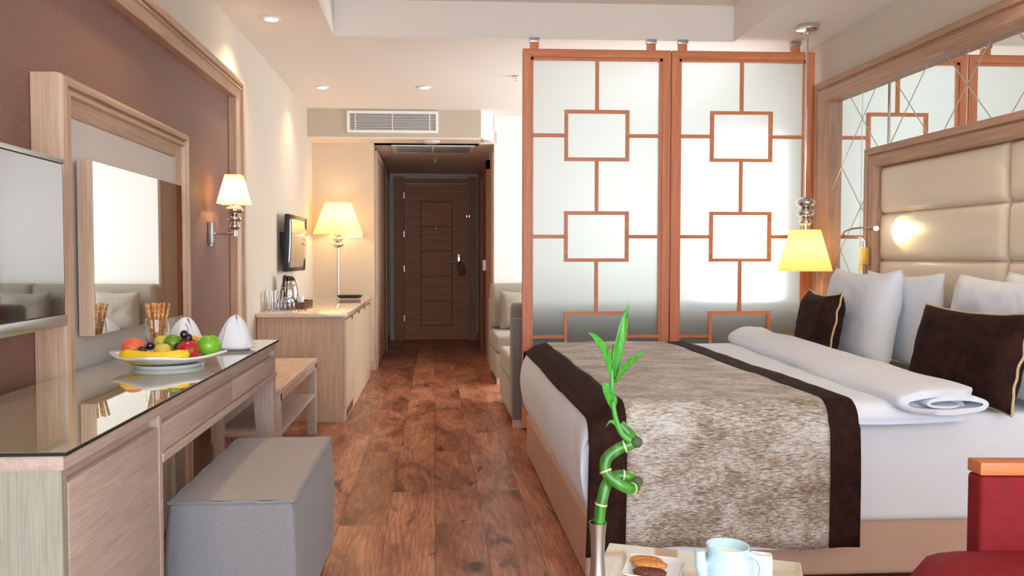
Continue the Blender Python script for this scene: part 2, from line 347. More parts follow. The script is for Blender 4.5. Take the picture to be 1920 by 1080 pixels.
# ================================================================ BIG THINGS
# --- mirror wall panel behind bed
t = thing('wall_mirror', 'large wall mirror with engraved diamond lines around the padded headboard', 'mirror', (2.45, 3.37, .0))
obj('mirror_pane', B(2.442, 2.457, 1.70, 5.04, .3, 2.07), mirror, t, smooth=False)
bm = NB()
def strip(bm, a, b, wd=.0045, x=2.4405):
    d = (Vector(b)-Vector(a)); nrm = Vector((-d.y, d.x)).normalized()*wd/2; a = Vector(a); b = Vector(b)
    prism(bm, [tuple(a+nrm), tuple(b+nrm), tuple(b-nrm), tuple(a-nrm)], 'x', x, x+.002)
Y0, Y1, Z0, Z1 = 1.71, 5.03, .5, 2.05
for k in range(-12, 12):
    for sg in (1, -1):
        # lines through (Yc, 1.88) with slope sg*.25/.235
        yc = 5.13+.47*k; pts = []
        m_ = sg*.25/.235
        ya = yc+(Z0-1.88)/m_; yb = yc+(Z1-1.88)/m_
        if ya > yb: ya, yb = yb, ya
        ya2, yb2 = max(ya, Y0), min(yb, Y1)
        if yb2-ya2 > .02: strip(bm, (ya2, 1.88+m_*(ya2-yc)), (yb2, 1.88+m_*(yb2-yc)))
for yy in (4.66, 3.72, 2.78): strip(bm, (yy, Z0), (yy, Z1), .003)
obj('bevel_lines', bm, bevel_line, t, smooth=False)
# --- headboard
t = thing('headboard', 'padded cream leather headboard in an oak frame behind the pillows', 'headboard', (2.44, 3.37, 0))
HP = [(0, 0), (0, .062), (.006, .074), (.038, .077), (.041, .066), (.044, .063), (.048, .063), (.050, .072), (.054, .074), (.098, .071), (.108, .062), (.112, .025)]
def uframe(x0, sgn, y0, y1, zt, prof, zb):
    def loft(P0, P1):
        bm = NB(); A = [bm.verts.new(p) for p in P0]; Bv = [bm.verts.new(p) for p in P1]
        for k in range(len(prof)-1): bm.faces.new((A[k], A[k+1], Bv[k+1], Bv[k]))
        return bm
    for yo, d in ((y0, 1), (y1, -1)):
        obj('frame_stile', loft([(x0+sgn*h, yo+d*i, zb) for i, h in prof], [(x0+sgn*h, yo+d*i, zt-i) for i, h in prof]), hbZ, t, ang=25)
    obj('frame_rail', loft([(x0+sgn*h, y0+i, zt-i) for i, h in prof], [(x0+sgn*h, y1-i, zt-i) for i, h in prof]), hbY, t, ang=25)
uframe(2.438, -1, 2.25, 4.49, 1.685, HP, 0)
def pad_panel(y0, y1, z0, z1):
    bm = NB()
    def f(u, v):
        a, b = 2*u-1, 2*v-1
        e = (1-abs(a)**14)*(1-abs(b)**7)
        w_ = .0015*noise.noise(Vector((u*6+y0*9, v*5+z0*7, 0)))
        return Vector((2.418-.036*max(e, 0)**.45-w_, y0+(y1-y0)*u, z0+(z1-z0)*v))
    grid(bm, 48, 22, f); return bm
for y0, y1 in ((3.37, 4.38), (2.36, 3.37)):
    for z0, z1 in ((1.322, 1.575), (1.073, 1.322), (.823, 1.073), (.573, .823), (.323, .573)):
        obj('padded_panel', pad_panel(y0, y1, z0, z1), pad, t, ang=80)
obj('backing', B(2.42, 2.437, 2.33, 4.41, .3, 1.6), pad, t)
# --- bed
t = thing('bed', 'wide twin-base bed with taupe upholstered sides and white mattress cover', 'bed', (1.4, 3.6, 0))
for y0, y1 in ((2.705, 3.59), (3.60, 4.50)):
    bm = B(.50, 2.35, y0, y1, .012, .235, bev=.022, seg=4)
    obj('box_spring', bm, leather, t, ang=60)
    for x in (.62, 2.2):
        for y in (y0+.12, y1-.12): obj('foot', B(x-.03, x+.03, y-.03, y+.03, 0, .04), black, t)
# mattress with white cover
bm = NB()
def cover(u, v):
    # closed loop around x/y perimeter is overkill: rounded box profile
    pass
box(bm, .53, 2.355, 2.685, 4.50, .20, .565, bev=.03, seg=4)
obj('mattress', bm, linen2, t, ang=60, label='white covered mattress')
# --- duvet
foot = [(.515, .232), (.497, .27), (.478, .33), (.468, .40), (.466, .46), (.476, .52), (.50, .567), (.54, .598), (.60, .614), (.70, .619)]
def duv_top(X, Y):
    return .619+.006*noise.noise(Vector((X*3, Y*3, 1)))+.003*noise.noise(Vector((X*9, Y*9, 4)))
def ztop(X):
    if X >= .70: return .619
    for (xa, za), (xb, zb) in zip(foot[6:], foot[7:]):
        if X <= xb: return za+(zb-za)*max(0, (X-xa))/(xb-xa)
    return .619
path = smooth_path([(x, 0, z) for x, z in foot]+[(x/100, 0, .619) for x in range(78, 182, 8)], 4)
YN, YF = 2.615, 4.53
def edge_rows():
    r = []
    for a in range(0, 91, 15): r.append((YN+.055*(1-math.sin(math.radians(a))), .055*(1-math.cos(math.radians(a)))))
    r = [(y, d) for y, d in r][::-1]
    n = [(YN+.0, .062), (YN+.012, .068)]
    near = [(YN+.012, .07)]+[(YN+.055-.055*math.sin(math.radians(a)), .055-.055*math.sin(math.radians(90-a))) for a in range(90, -1, -15)]
    mid = [(YN+.055+(YF-YN-.11)*k/26, 0) for k in range(1, 26)]
    far = [(YN+YF-y, d) for y, d in near[::-1]]
    return near+mid+far
rows = [(None, .05), (None, .02)]+edge_rows()
bm = NB(); V = []
for y, d in rows:
    line = []; cs = 0
    if y is None: cs, y, d = d, YN-.004, .07
    for i, p in enumerate(path):
        top = i/len(path) > .2
        x, z = p.x, p.z
        bulge = 0
        if z < .6 and x < .53:   # hanging part
            q = (z-.232)/(.60-.232)
            x += .012*noise.noise(Vector((z*4, y*3.5, 2)))*(1-q*.5)
            dz = -d*q
            x += cs; y_ = YN+(y-YN)*q if y < 3 else y
        else: dz = -d; y_ = y
        zz = z+dz+(.006*noise.noise(Vector((x*3, y*3, 1)))+.003*noise.noise(Vector((x*9, y*9, 4))))*(1 if z > .6 else .2)
        line.append(bm.verts.new((x, y_, zz)))
    V.append(line)
for a, b in zip(V, V[1:]):
    for i in range(len(path)-1): bm.faces.new((a[i], a[i+1], b[i+1], b[i]))
dv = thing('duvet', 'white duvet spread over the bed and rolled back below the pillows', 'duvet', (1.2, 3.55, .57))
obj('duvet_cover', bm, linen, dv, ang=80)
# rolled-back edge: spiral band
def roll_band():
    bm = NB(); n = 64; outer = []; inner = []
    turns = 1.75
    base = []
    for k in range(n+1):
        th = -PI*.62+turns*2*PI*k/n; g = 1-k/n*.80
        base.append((.185*g*math.cos(PI+th), .058*g*math.sin(PI+th)*1.0, g))
    # start with a flat tail merging into the duvet
    def sect(Y):
        s = (Y-YN)/(YF-YN); W = 1.12-.30*s+.05*noise.noise(Vector((Y*2.2, 3, 1))); Hh = .93+.30*s+.10*noise.noise(Vector((Y*2.7, 8, 1)))
        cx = 1.655+.10*s+.02*noise.noise(Vector((Y*1.7, 0, 5))); cz = .562+.058*Hh
        O, I = [], []
        for bx, bz, g in base:
            wob = 1+.07*noise.noise(Vector((Y*4, bx*16, bz*34)))+.02*math.sin(Y*9+bx*40)
            O.append((cx+bx*W*wob, cz+bz*Hh*wob)); I.append((cx+bx*W*(.87-.05*(1-g))*wob, cz+bz*Hh*(.50-.1*(1-g))*wob))
        return O, I
    ys = [YN-.035]+[YN-.02]+[YN+(YF-YN)*k/40 for k in range(41)]+[YF+.02]
    R = []
    for j, y in enumerate(ys):
        O, I = sect(y); sh = .93 if j == 0 or j == len(ys)-1 else 1
        loop = O+I[::-1]
        cxm = sum(p[0] for p in loop)/len(loop); czm = sum(p[1] for p in loop)/len(loop)
        R.append([bm.verts.new((cxm+(p[0]-cxm)*sh, y+.012*noise.noise(Vector((p[0]*12, p[1]*20, 3)))*(j < 3), czm+(p[1]-czm)*sh)) for p in loop])
    m_ = len(R[0])
    for a, b in zip(R, R[1:]):
        for i in range(m_): bm.faces.new((a[i], a[(i+1) % m_], b[(i+1) % m_], b[i]))
    for ring in (R[0], R[-1]):
        for i in range(n):
            bm.faces.new((ring[i], ring[i+1], ring[m_-2-i], ring[m_-1-i]))
    return bm
obj('rolled_edge', roll_band(), linen, dv, ang=70)
# --- runner
def runner_path():
    p = []
    zt = .626
    for z in (.160, .20, .26, .32, .38, .44, .50, .54): p.append((YN-.022-.012*math.sin((z-.14)*5), z))
    for a in range(180, 89, -15): p.append((YN+.045+.066*math.cos(math.radians(a)), .565+.066*math.sin(math.radians(a))-.003))
    for k in range(1, 24): p.append((YN+.045+(YF-YN-.09)*k/24, zt))
    q = [(YN+YF-y, z) for y, z in p[:15][::-1] if z > .46]
    return p+q
RPATH = runner_path()
def runner_part(xa, xb, nx, dy=0):
    bm = NB(); V = []
    for j, (y, z) in enumerate(RPATH):
        hang = max(0, (.56-z)/.42)
        row = []
        for i in range(nx+1):
            x = xa+(xb-xa)*i/nx
            X = .93+(x-.93)*(1+.02*hang)
            zz = z-(.619-ztop(x))*(1-.6*hang)+.0045*noise.noise(Vector((x*5, y*5, 7)))*(hang == 0)+.006*noise.noise(Vector((x*3, y*3, 1)))*(hang == 0)+.003*noise.noise(Vector((x*9, y*9, 4)))*(hang == 0)
            yy = y+(-1 if y < 3 else 1)*hang*(.012+.012*math.sin(x*23)+.012*noise.noise(Vector((x*8, z*2, 1))))
            if j == 0: zz += .006*math.sin(x*9)-.01*(x-.9)
            row.append(bm.verts.new((X, yy, zz)))
        V.append(row)
    for a, b in zip(V, V[1:]):
        for i in range(nx): bm.faces.new((a[i], a[i+1], b[i+1], b[i]))
    return bm
t = thing('bed_runner', 'mottled taupe bed runner with dark brown velvet borders across the bed foot', 'bed runner', (.93, 3.55, .62))
obj('woven_panel', runner_part(.606, 1.262, 40), chen, t, ang=80, solid=.006, label='mottled taupe chenille panel')
obj('border', runner_part(.486, .606, 8), velvet, t, ang=80, solid=.008, label='dark brown velvet border')
obj('border', runner_part(1.262, 1.362, 8), velvet, t, ang=80, solid=.008, label='dark brown velvet border')
def lining():
    bm = NB()
    def f(u, v):
        x = .66+.56*u; zb = .162-.024*math.sin(PI*u)-.006*math.sin(u*9)
        return Vector((x, YN-.012+.004*math.sin(x*20), zb+(.22-zb)*v))
    grid(bm, 24, 4, f); return bm
obj('lining', lining(), linen2, t, label='white lining showing under the hem')
# --- pillows
def pillow(w_, h_, th, seed, pinch=.07, ear=.02, wr=.006):
    """pillow standing in the local YZ plane, thickness along X, base at z=0"""
    bm = NB(); n = 30; R = {}
    for side in (1, -1):
        for i in range(n+1):
            for j in range(n+1):
                a, b = 2*i/n-1, 2*j/n-1
                edge = (abs(a) == 1 or abs(b) == 1)
                if edge and side == -1: R[(side, i, j)] = R[(1, i, j)]; continue
                y = a*w_/2*(1-pinch*(1-b*b)*abs(a)**3); z = b*h_/2*(1-pinch*1.7*(1-a*a)*abs(b)**3)
                e = max(0, (1-a**4))**.55*max(0, (1-b**4))**.55
                nz = noise.noise(Vector((a*2+seed, b*2, side*3)))*.12+noise.noise(Vector((a*5+seed, b*5, side*3)))*.05
                crease = wr*math.sin(8*(a*b)+seed)*(abs(a)*abs(b))
                x = side*(th/2*e*(1+nz)+crease*(0 if edge else 1))
                if edge: x += .012*noise.noise(Vector((a*3, b*3, seed)))
                R[(side, i, j)] = bm.verts.new((x, y, z+h_/2))
    for side in (1, -1):
        for i in range(n):
            for j in range(n):
                f = [R[(side, i, j)], R[(side, i+1, j)], R[(side, i+1, j+1)], R[(side, i, j+1)]]
                try: bm.faces.new(f)
                except ValueError: pass
    return bm
def outline(w_, h_, seed, pinch=.07):
    pts = []; n = 30
    for k in range(4*n):
        s = k/n
        if s < 1: a, b = -1+2*s, -1
        elif s < 2: a, b = 1, -1+2*(s-1)
        elif s < 3: a, b = 1-2*(s-2), 1
        else: a, b = -1, 1-2*(s-3)
        pts.append(Vector((.012*noise.noise(Vector((a*3, b*3, seed))), a*w_/2*(1-pinch*(1-b*b)*abs(a)**3), h_/2+b*h_/2*(1-pinch*1.7*(1-a*a)*abs(b)**3))))
    return pts+[pts[0], pts[1]]
def place_pillow(name, m, w_, h_, th, loc, tilt, yaw, seed, label, cat, group, cordm=None, pinch=.07, roll=0):
    M = Matrix.Rotation(yaw, 4, 'Z') @ Matrix.Rotation(tilt, 4, 'Y') @ Matrix.Rotation(roll, 4, 'X')
    bm = pillow(w_, h_, th, seed, pinch); warp(bm, lambda c: M @ c)
    if cordm is None:
        o = obj(name, bm, m, ang=75); o.location = loc; tag(o, label, cat, group); return o
    r = thing(name, label, cat, (0, 0, 0), group)
    o = obj('cover', bm, m, r, ang=75)
    c = tube(NB(), [M @ p for p in outline(w_, h_, seed, pinch)], .0045, 6, caps=False); obj('piping', c, cordm, r, label='cream cord piping')
    r.location = loc; return r
ZM = .568
G = 'white pillows against the headboard'
place_pillow('pillow', linen, .66, .46, .14, (2.22, 3.91, ZM-.003), .10, 0.0, 3, 'white pillow against the headboard, behind the far front white pillow', 'pillow', G)
place_pillow('pillow', linen, .68, .475, .165, (2.055, 4.0, ZM-.003), .16, -.04, 9, 'white pillow nearest the hanging lamp, behind the smaller brown cushion', 'pillow', G)
place_pillow('pillow', linen, .66, .47, .14, (2.22, 2.84, ZM-.003), .10, 0, 14, 'white pillow cut by the right picture edge, tight against the headboard', 'pillow', G)
place_pillow('pillow', linen, .66, .465, .165, (2.055, 2.93, ZM-.003), .16, .0, 21, 'white pillow directly behind the larger brown cushion', 'pillow', G)
GC = 'brown velvet cushions on the bed'
place_pillow('cushion', velvet, .42, .36, .13, (1.875, 4.05, ZM), .20, -.06, 5, 'smaller-looking dark brown velvet cushion under the hanging lamp, far side of bed', 'cushion', GC, cord, .09)
place_pillow('cushion', velvet, .58, .345, .13, (1.88, 2.90, ZM), .22, .03, 31, 'large dark brown velvet cushion in the foreground at the right picture edge', 'cushion', GC, cord, .07)
# --- sliding screens
def screen(x0, x1, sqx, label):
    t = thing('sliding_screen', label, 'room divider', ((x0+x1)/2, 5.2, 0), 'sliding lattice screens behind the bed')
    y0, y1, zb, zt, fw = 5.175, 5.225, .015, 2.38, .068
    def mitred(bm, poly): prism(bm, poly, 'y', y0, y1)
    for poly, m, n_ in (([(x0, zb), (x0+.05, zb+.05), (x0+.05, zt-.05), (x0, zt)], cherryZ, 'stile'), ([(x1, zb), (x1, zt), (x1-.05, zt-.05), (x1-.05, zb+.05)], cherryZ, 'stile'),
                        ([(x0, zt), (x0+.05, zt-.05), (x1-.05, zt-.05), (x1, zt)], cherryX, 'rail'), ([(x0, zb), (x1, zb), (x1-.05, zb+.05), (x0+.05, zb+.05)], cherryX, 'rail')):
        bm = NB(); mitred(bm, poly); bmesh.ops.bevel(bm, geom=list(bm.edges), offset=.0015, segments=1, affect='EDGES'); obj(n_, bm, m, t, smooth=False)
    bm = NB(); i0, i1 = x0+.05, x1-.05; zi0, zi1 = zb+.05, zt-.05
    for a in ((i0, i0+.016, zi0, zi1), (i1-.016, i1, zi0, zi1), (i0, i1, zi1-.016, zi1), (i0, i1, zi0, zi0+.016)): box(bm, a[0], a[1], 5.186, 5.214, a[2], a[3])
    obj('glazing_bead', bm, cherryZ, t, smooth=False)
    cx = (sqx[0]+sqx[1])/2; bw = .022; ya, yb = 5.180, 5.2
    rows = [(2.008, 1.690), (1.377, 1.060), (.747, .430)]
    prev = zi1
    for zt_, zb_ in rows:
        obj('lattice_bar', B(cx-bw/2, cx+bw/2, ya, yb, zt_, prev, bev=.002, seg=1), cherryZ, t, smooth=False); prev = zb_
        bm = NB()
        for k, poly in enumerate(([(sqx[0], zb_), (sqx[0], zt_), (sqx[0]+bw, zt_-bw), (sqx[0]+bw, zb_+bw)], [(sqx[1], zb_), (sqx[1]-bw, zb_+bw), (sqx[1]-bw, zt_-bw), (sqx[1], zt_)],
                     [(sqx[0], zt_), (sqx[1], zt_), (sqx[1]-bw, zt_-bw), (sqx[0]+bw, zt_-bw)], [(sqx[0], zb_), (sqx[0]+bw, zb_+bw), (sqx[1]-bw, zb_+bw), (sqx[1], zb_)])): prism(bm, poly, 'y', ya, yb)
        bmesh.ops.remove_doubles(bm, verts=bm.verts, dist=.0002); obj('lattice_square', bm, cherryX, t, smooth=False)
        zm = (zt_+zb_)/2
        for u0, u1 in ((i0, sqx[0]), (sqx[1], i1)): obj('lattice_bar', B(u0, u1, ya, yb, zm-bw/2, zm+bw/2, bev=.002, seg=1), cherryX, t, smooth=False)
    obj('lattice_bar', B(cx-bw/2, cx+bw/2, ya, yb, zi0, prev, bev=.002, seg=1), cherryZ, t, smooth=False)
    obj('frosted_pane', B(i0, i1, 5.202, 5.208, zi0, zi1), frost, t, smooth=False)
    for bx in (x0+.072, x1-.12):
        br = obj('hanger', B(bx-.026, bx+.026, 5.182, 5.218, zt, zt+.045, bev=.002), cherryZ, t); obj('bracket', B(bx-.031, bx+.031, 5.176, 5.218, zt+.042, zt+.069, bev=.002), steel, br)
screen(.549, 1.477, (.811, 1.219), 'left sliding screen of cherry wood lattice over frosted glass')
screen(1.484, 2.40, (1.736, 2.135), 'right sliding screen of cherry wood lattice over frosted glass, by the hanging lamp')
# --- sofas
def sofa(name, y0, y1, back_at, x0, x1, label, side_m):
    t = thing(name, label, 'sofa', ((x0+x1)/2, (y0+y1)/2, 0), 'grey linen sofas in the sitting area')
    bk0, bk1 = (y1-.22, y1) if back_at > 0 else (y0, y0+.16)
    s0, s1 = (y0, y1-.2) if back_at > 0 else (y0+.15, y1)
    obj('base', B(x0, x1, s0+.01, s1-.01, .05, .27, bev=.012), sofaf, t); xm = (x0+x1)/2
    for a, b in ((x0, xm-.003), (xm+.003, x1)): obj('seat_cushion', B(a, b, s0, s1, .272, .42, bev=.03, seg=4), sofaf, t, ang=60)
    obj('back_frame', B(x0, x1, bk0, bk1, .05, .70, bev=.015), side_m, t)
    for a, b in ((x0+.005, xm-.004), (xm+.004, x1-.005)):
        c = B(a, b, bk0-.07 if back_at > 0 else bk0+.05, bk1-.04 if back_at > 0 else bk1+.07, .43, .845 if back_at > 0 else .80, bev=.05, seg=4)
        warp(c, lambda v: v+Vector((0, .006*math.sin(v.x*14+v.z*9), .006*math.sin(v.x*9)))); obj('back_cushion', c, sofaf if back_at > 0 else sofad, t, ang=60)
    for x in (x0+.05, x1-.05):
        for y in (y0+.05, y1-.05): obj('foot', B(x-.04, x+.04, y-.04, y+.04, 0, .055), oakZ, t)
    return t
sofa('sofa', 7.06, 8.03, 1, .52, 2.38, 'grey linen sofa with its back against the white far wall', sofaf)
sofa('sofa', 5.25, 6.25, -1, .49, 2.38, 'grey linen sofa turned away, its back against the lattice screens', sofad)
place_pillow('cushion', sofaf, .42, .36, .15, (.80, 7.62, .425), .0, PI/2+.15, 41, 'small beige linen cushion on the far sofa at its left end', 'cushion', 'small cushions on the far sofa')
place_pillow('cushion', sofaf, .42, .36, .15, (1.45, 7.64, .425), .0, PI/2-.1, 47, 'beige linen cushion on the far sofa, seen in the wall mirror', 'cushion', 'small cushions on the far sofa')
# --- dressing table
t = thing('dressing_table', 'long pale oak dressing table with glass top and two drawers along the left wall', 'desk', (-.86, 2.45, 0))
XF = -.655
obj('worktop', B(-1.062, XF+.004, 1.485, 3.455, .715, .742, bev=.002), deskY, t)
obj('glass_top', B(-1.064, XF+.012, 1.478, 3.46, .743, .750), deskglass, t, smooth=False)
bm = NB(); box(bm, XF+.0121, XF+.0135, 1.478, 3.46, .743, .7495); box(bm, -1.064, XF+.0121, 1.4765, 1.4779, .743, .7495); box(bm, -1.064, XF+.0121, 3.4601, 3.4615, .743, .7495)
obj('glass_edge', bm, glassedge, t, smooth=False)
obj('groove_back', B(-1.05, XF-.018, 1.50, 3.44, .66, .716), deskY, t)
bm = NB(); box(bm, -1.062, XF, 1.485, 1.507, 0, .716, bev=.001, seg=1); obj('side_panel', bm, wood('grey_end_panel', (176, 170, 154), (158, 154, 142), 2, .5, 2.0), t, label='greyer end panel')  # end panel in a greyer tone than the rest of the desk
obj('divider_panel', B(-1.062, XF+.003, 1.995, 2.017, .0, .716, bev=.001, seg=1), deskZ, t)
obj('cabinet_back', B(-1.062, -1.045, 1.507, 1.995, 0, .716), deskZ, t)
obj('cabinet_door', B(XF-.02, XF+.001, 1.511, 1.992, .03, .688, bev=.002), deskY, t)
for y0, y1 in ((2.021, 2.722), (2.726, 3.412)): obj('drawer', B(XF-.3, XF+.001, y0, y1, .622, .69, bev=.002), deskY, t)
obj('apron_rail', B(-1.05, XF+.006, 2.017, 3.45, .598, .619, bev=.002), deskY, t)
obj('end_frame', B(-1.05, XF, 3.416, 3.452, .60, .716, bev=.001, seg=1), deskZ, t)
bm = NB()
for ya in (3.40,):
    v = [(-.74, ya), (XF, ya), (XF, ya+.05), (-.74, ya+.05)]; wv = [(-.70, ya+.004), (XF, ya+.004), (XF, ya+.046), (-.70, ya+.046)]
    A = [bm.verts.new((x, y, .60)) for x, y in v]; C_ = [bm.verts.new((x, y, 0)) for x, y in wv]; bm.faces.new(A); bm.faces.new(C_[::-1])
    for i in range(4): bm.faces.new((A[i], A[(i+1) % 4], C_[(i+1) % 4], C_[i]))
obj('leg', bm, deskZ, t, smooth=False)
obj('leg', B(-1.05, -1.01, 3.40, 3.45, 0, .60), deskZ, t)
# --- luggage bench
t = thing('luggage_bench', 'low oak luggage bench with a lower shelf between dressing table and minibar', 'bench', (-.9, 4.57, 0))
obj('bench_top', B(-1.06, -.728, 3.97, 5.18, .44, .466, bev=.003), oakY, t)
obj('bench_apron', B(-1.05, -.732, 3.98, 5.17, .405, .44), deskY, t, smooth=False)
obj('shelf', B(-1.05, -.735, 3.98, 5.165, .235, .258, bev=.002), deskY, t)
obj('back_board', B(-1.06, -1.045, 3.98, 5.17, .20, .44), deskY, t)
for x0, x1 in ((-.785, -.732), (-1.05, -1.0)):
    for y0, y1 in ((3.975, 4.01), (5.13, 5.175)): obj('leg', B(x0, x1, y0, y1, 0, .44, bev=.002), deskZ, t)
# --- pouf
t = thing('pouf', 'rectangular grey woven fabric pouf with piping pushed under the dressing table', 'pouf', (-.53, 2.6, 0))
bm = NB()
def pf(v):
    return v+Vector((.012*math.sin((v.z-.03)/.42*PI)*(1 if v.x > -.53 else -1)+.004*math.sin(v.y*13), .010*math.sin((v.z)/.45*PI)*(1 if v.y > 2.6 else -1), 0))
bm = B(-.70, -.375, 2.205, 2.985, .045, .445, bev=.02, seg=4); bmesh.ops.subdivide_edges(bm, edges=list(bm.edges), cuts=4, use_grid_fill=True); warp(bm, pf)
obj('body', bm, pouff, t, ang=60)
bm = NB()
def ptop(u, v):
    a, b = 2*u-1, 2*v-1; return Vector((-.5375+.160*a, 2.595+.386*b, .446+.010*(1-a**4)*(1-b**6)+.001*math.sin(a*7+b*9)))
grid(bm, 20, 30, ptop); obj('top_panel', bm, pouft, t, ang=80)
loop = [(-.5375+.1625*a, 2.595+.39*b, .443+.002*math.sin(9*a+13*b)) for a, b in
        [(-1+2*k/8, -1) for k in range(8)]+[(1, -1+2*k/14) for k in range(14)]+[(1-2*k/8, 1) for k in range(8)]+[(-1, 1-2*k/14) for k in range(14)]]
obj('piping', tube(NB(), loop+[loop[0], loop[1]], .0045, 6, caps=False), pouff, t)
for x in (-.66, -.42):
    for y in (2.26, 2.93): obj('foot', B(x-.02, x+.02, y-.02, y+.02, 0, .05), oakZ, t)
# --- minibar cabinet
t = thing('minibar_cabinet', 'light oak minibar sideboard with four doors and stone top in the corner', 'cabinet', (-.87, 6.55, 0))
mini = wood('minibar_side', (206, 174, 150), (190, 156, 132), 2, .4, contrast=(.2, .8)); minid = wood('minibar_door', (226, 204, 172), (206, 180, 146), 2, .45)
obj('carcass', B(-1.16, -.602, 5.49, 7.62, .012, .694, bev=.001, seg=1), mini, t)
obj('stone_top', B(-1.162, -.57, 5.472, 7.632, .696, .722, bev=.002), mat('stone_top', (216, 196, 176), .12, Coat_Weight=.6), t)
for k in range(4):
    y0 = 5.50+.53*k
    d = obj('door', B(-.602, -.583, y0+.004, y0+.526, .095, .675, bev=.0015, seg=1), minid, t)
    obj('finger_pull', B(-.584, -.582, y0+.36, y0+.46, .655, .678), hallwood, d)
    obj('door_groove', B(-.5832, -.5824, y0+.40, y0+.403, .12, .655), mini, d)
obj('plinth', B(-1.14, -.592, 5.50, 7.61, .0, .09), minid, t)
obj('vent_plate', B(-.592, -.588, 5.54, 5.98, .018, .072), steel, t)
# ================================================================ DOORS AND HALL
t = struct('door_1', B(-.395, .425, 10.895, 10.935, .005, 2.035, bev=.003), doorm, smooth=False)
bm = NB()
zs = [1.812, 1.486, 1.167, .839, .511, .196]
for z in zs: box(bm, -.18, .225, 10.8925, 10.896, z-.004, z+.004)
for x in (-.18, .225): box(bm, x-.004, x+.004, 10.8925, 10.896, zs[-1], zs[0])
obj('panel_groove', bm, mat('groove_dark', (60, 40, 32), .6), t, smooth=False)
bm = NB(); box(bm, -.52, -.40, 10.86, 10.95, 0, 2.13); box(bm, .44, .545, 10.86, 10.95, 0, 2.13); box(bm, -.40, .44, 10.875, 10.95, 2.06, 2.11)
obj('door_frame', bm, doorz, t, smooth=False)
bm = NB(); box(bm, .30, .345, 10.885, 10.896, .97, 1.13, bev=.003); obj('lock_plate', bm, chrome, t)
bm = NB(); tube(bm, [(.322, 10.89, 1.02), (.322, 10.84, 1.02), (.30, 10.835, 1.02), (.19, 10.84, 1.025)], .011, 10); obj('door_handle', bm, steel, t)
bm = NB(); box(bm, .415, .435, 10.87, 10.9, 1.60, 1.655, bev=.003); box(bm, .445, .47, 10.85, 10.862, 1.60, 1.655, bev=.003); tube(bm, [(.425, 10.87, 1.63), (.45, 10.85, 1.63)], .006, 8); obj('safety_latch', bm, chrome, t)
obj('peephole', lathe(NB(), [(.011, 0), (.011, -.004), (.006, -.006), (0, -.006)], (.022, 10.894, 1.466), 16, 'y'), chrome, t)
for z in (.25, .9, 1.35, 1.85): obj('hinge', B(-.402, -.392, 10.885, 10.9, z, z+.08), steel, t)
bm = NB(); M = Matrix.Translation((.345, 10.825, .93)) @ Matrix.Rotation(-.25, 4, 'Y')
box(bm, -.045, .045, -.003, .003, -.075, .075, bev=.002); warp(bm, lambda c: M @ c); tube(bm, [(.325, 10.825, 1.0), (.322, 10.825, 1.035)], .012, 8)
tag(obj('door_hanger', bm, mat('hanger_brown', (110, 46, 34), .5)), 'reddish brown card sign hanging on the entrance door handle', 'door hanger')
# wardrobe front on hall left
t = thing('built_in_wardrobe', 'pale oak wardrobe doors lining the left of the hallway', 'wardrobe', (-.575, 9.0, 0))
bm = NB(); box(bm, -.579, -.555, 8.16, 8.23, 0, 2.12); box(bm, -.579, -.555, 9.73, 9.8, 0, 2.12); box(bm, -.579, -.555, 8.23, 9.73, 2.05, 2.12)
obj('door_frame', bm, oakZ, t, smooth=False)
for y0, y1 in ((8.235, 8.98), (8.985, 9.725)):
    d = obj('wardrobe_door', B(-.579, -.562, y0, y1, .02, 2.045, bev=.002), oakZ, t)
    obj('door_groove', B(-.5622, -.561, y0+.12, y0+.124, .1, 1.95), doorm, d)
t = thing('hall_mirror', 'tall dark bronze mirror panel beside the entrance door', 'mirror', (-.575, 10.3, 0))
obj('mirror_pane', B(-.579, -.57, 9.86, 10.8, .12, 2.05), mat('bronze_mirror', (96, 62, 44), .12, .8), t, smooth=False)
obj('mirror_frame', B(-.579, -.568, 9.81, 9.86, .0, 2.12), hallwood, t)
# bathroom door frame on hall right
t = struct('door_2', B(.548, .574, 8.75, 9.6, 0, 2.0), doorz)
bm = NB(); box(bm, .535, .574, 8.62, 8.74, 0, 2.09); box(bm, .535, .574, 9.61, 9.72, 0, 2.09); box(bm, .535, .574, 8.62, 9.72, 2.0, 2.09)
obj('door_frame', bm, wood('door_casing', (186, 120, 88), (160, 96, 68), 2, .4), t, smooth=False)
struct('trim_6', B(.560, .576, 8.08, 8.20, 0, 2.1), oakZ)
tag(obj('switch_plate', B(.50, .534, 8.64, 8.645, .95, 1.06, bev=.001), white), 'small white switch plate on the bathroom door casing', 'switch')
# ================================================================ CEILING ITEMS
t = thing('air_vent', 'white louvred air vent high on the bulkhead', 'vent', (-.38, 7.745, 2.33))
obj('vent_backing', B(-.79, .027, 7.745, 7.7505, 2.24, 2.425), dark, t, smooth=False)
bm = NB(); box(bm, -.80, .037, 7.732, 7.75, 2.405, 2.432); box(bm, -.80, .037, 7.732, 7.75, 2.233, 2.258); box(bm, -.80, -.775, 7.732, 7.75, 2.258, 2.405); box(bm, .012, .037, 7.732, 7.75, 2.258, 2.405)
for x in (-.725, -.385, -.045): box(bm, x-.004, x+.004, 7.7325, 7.7355, 2.258, 2.405)
obj('vent_frame', bm, white, t, smooth=False)
bm = NB()
for k in range(11): z = 2.268+k*.0127; box(bm, -.775, .012, 7.736, 7.744, z-.0026, z+.0026)
obj('louvres', bm, white, t, smooth=False)
t = thing('ceiling_grille', 'wide louvred return grille in the hallway ceiling', 'vent', (-.01, 8.45, 2.18))
obj('grille_backing', B(-.385, .36, 8.2, 8.72, 2.1745, 2.179), mat('grille_back', (70, 66, 62), .8), t, smooth=False)
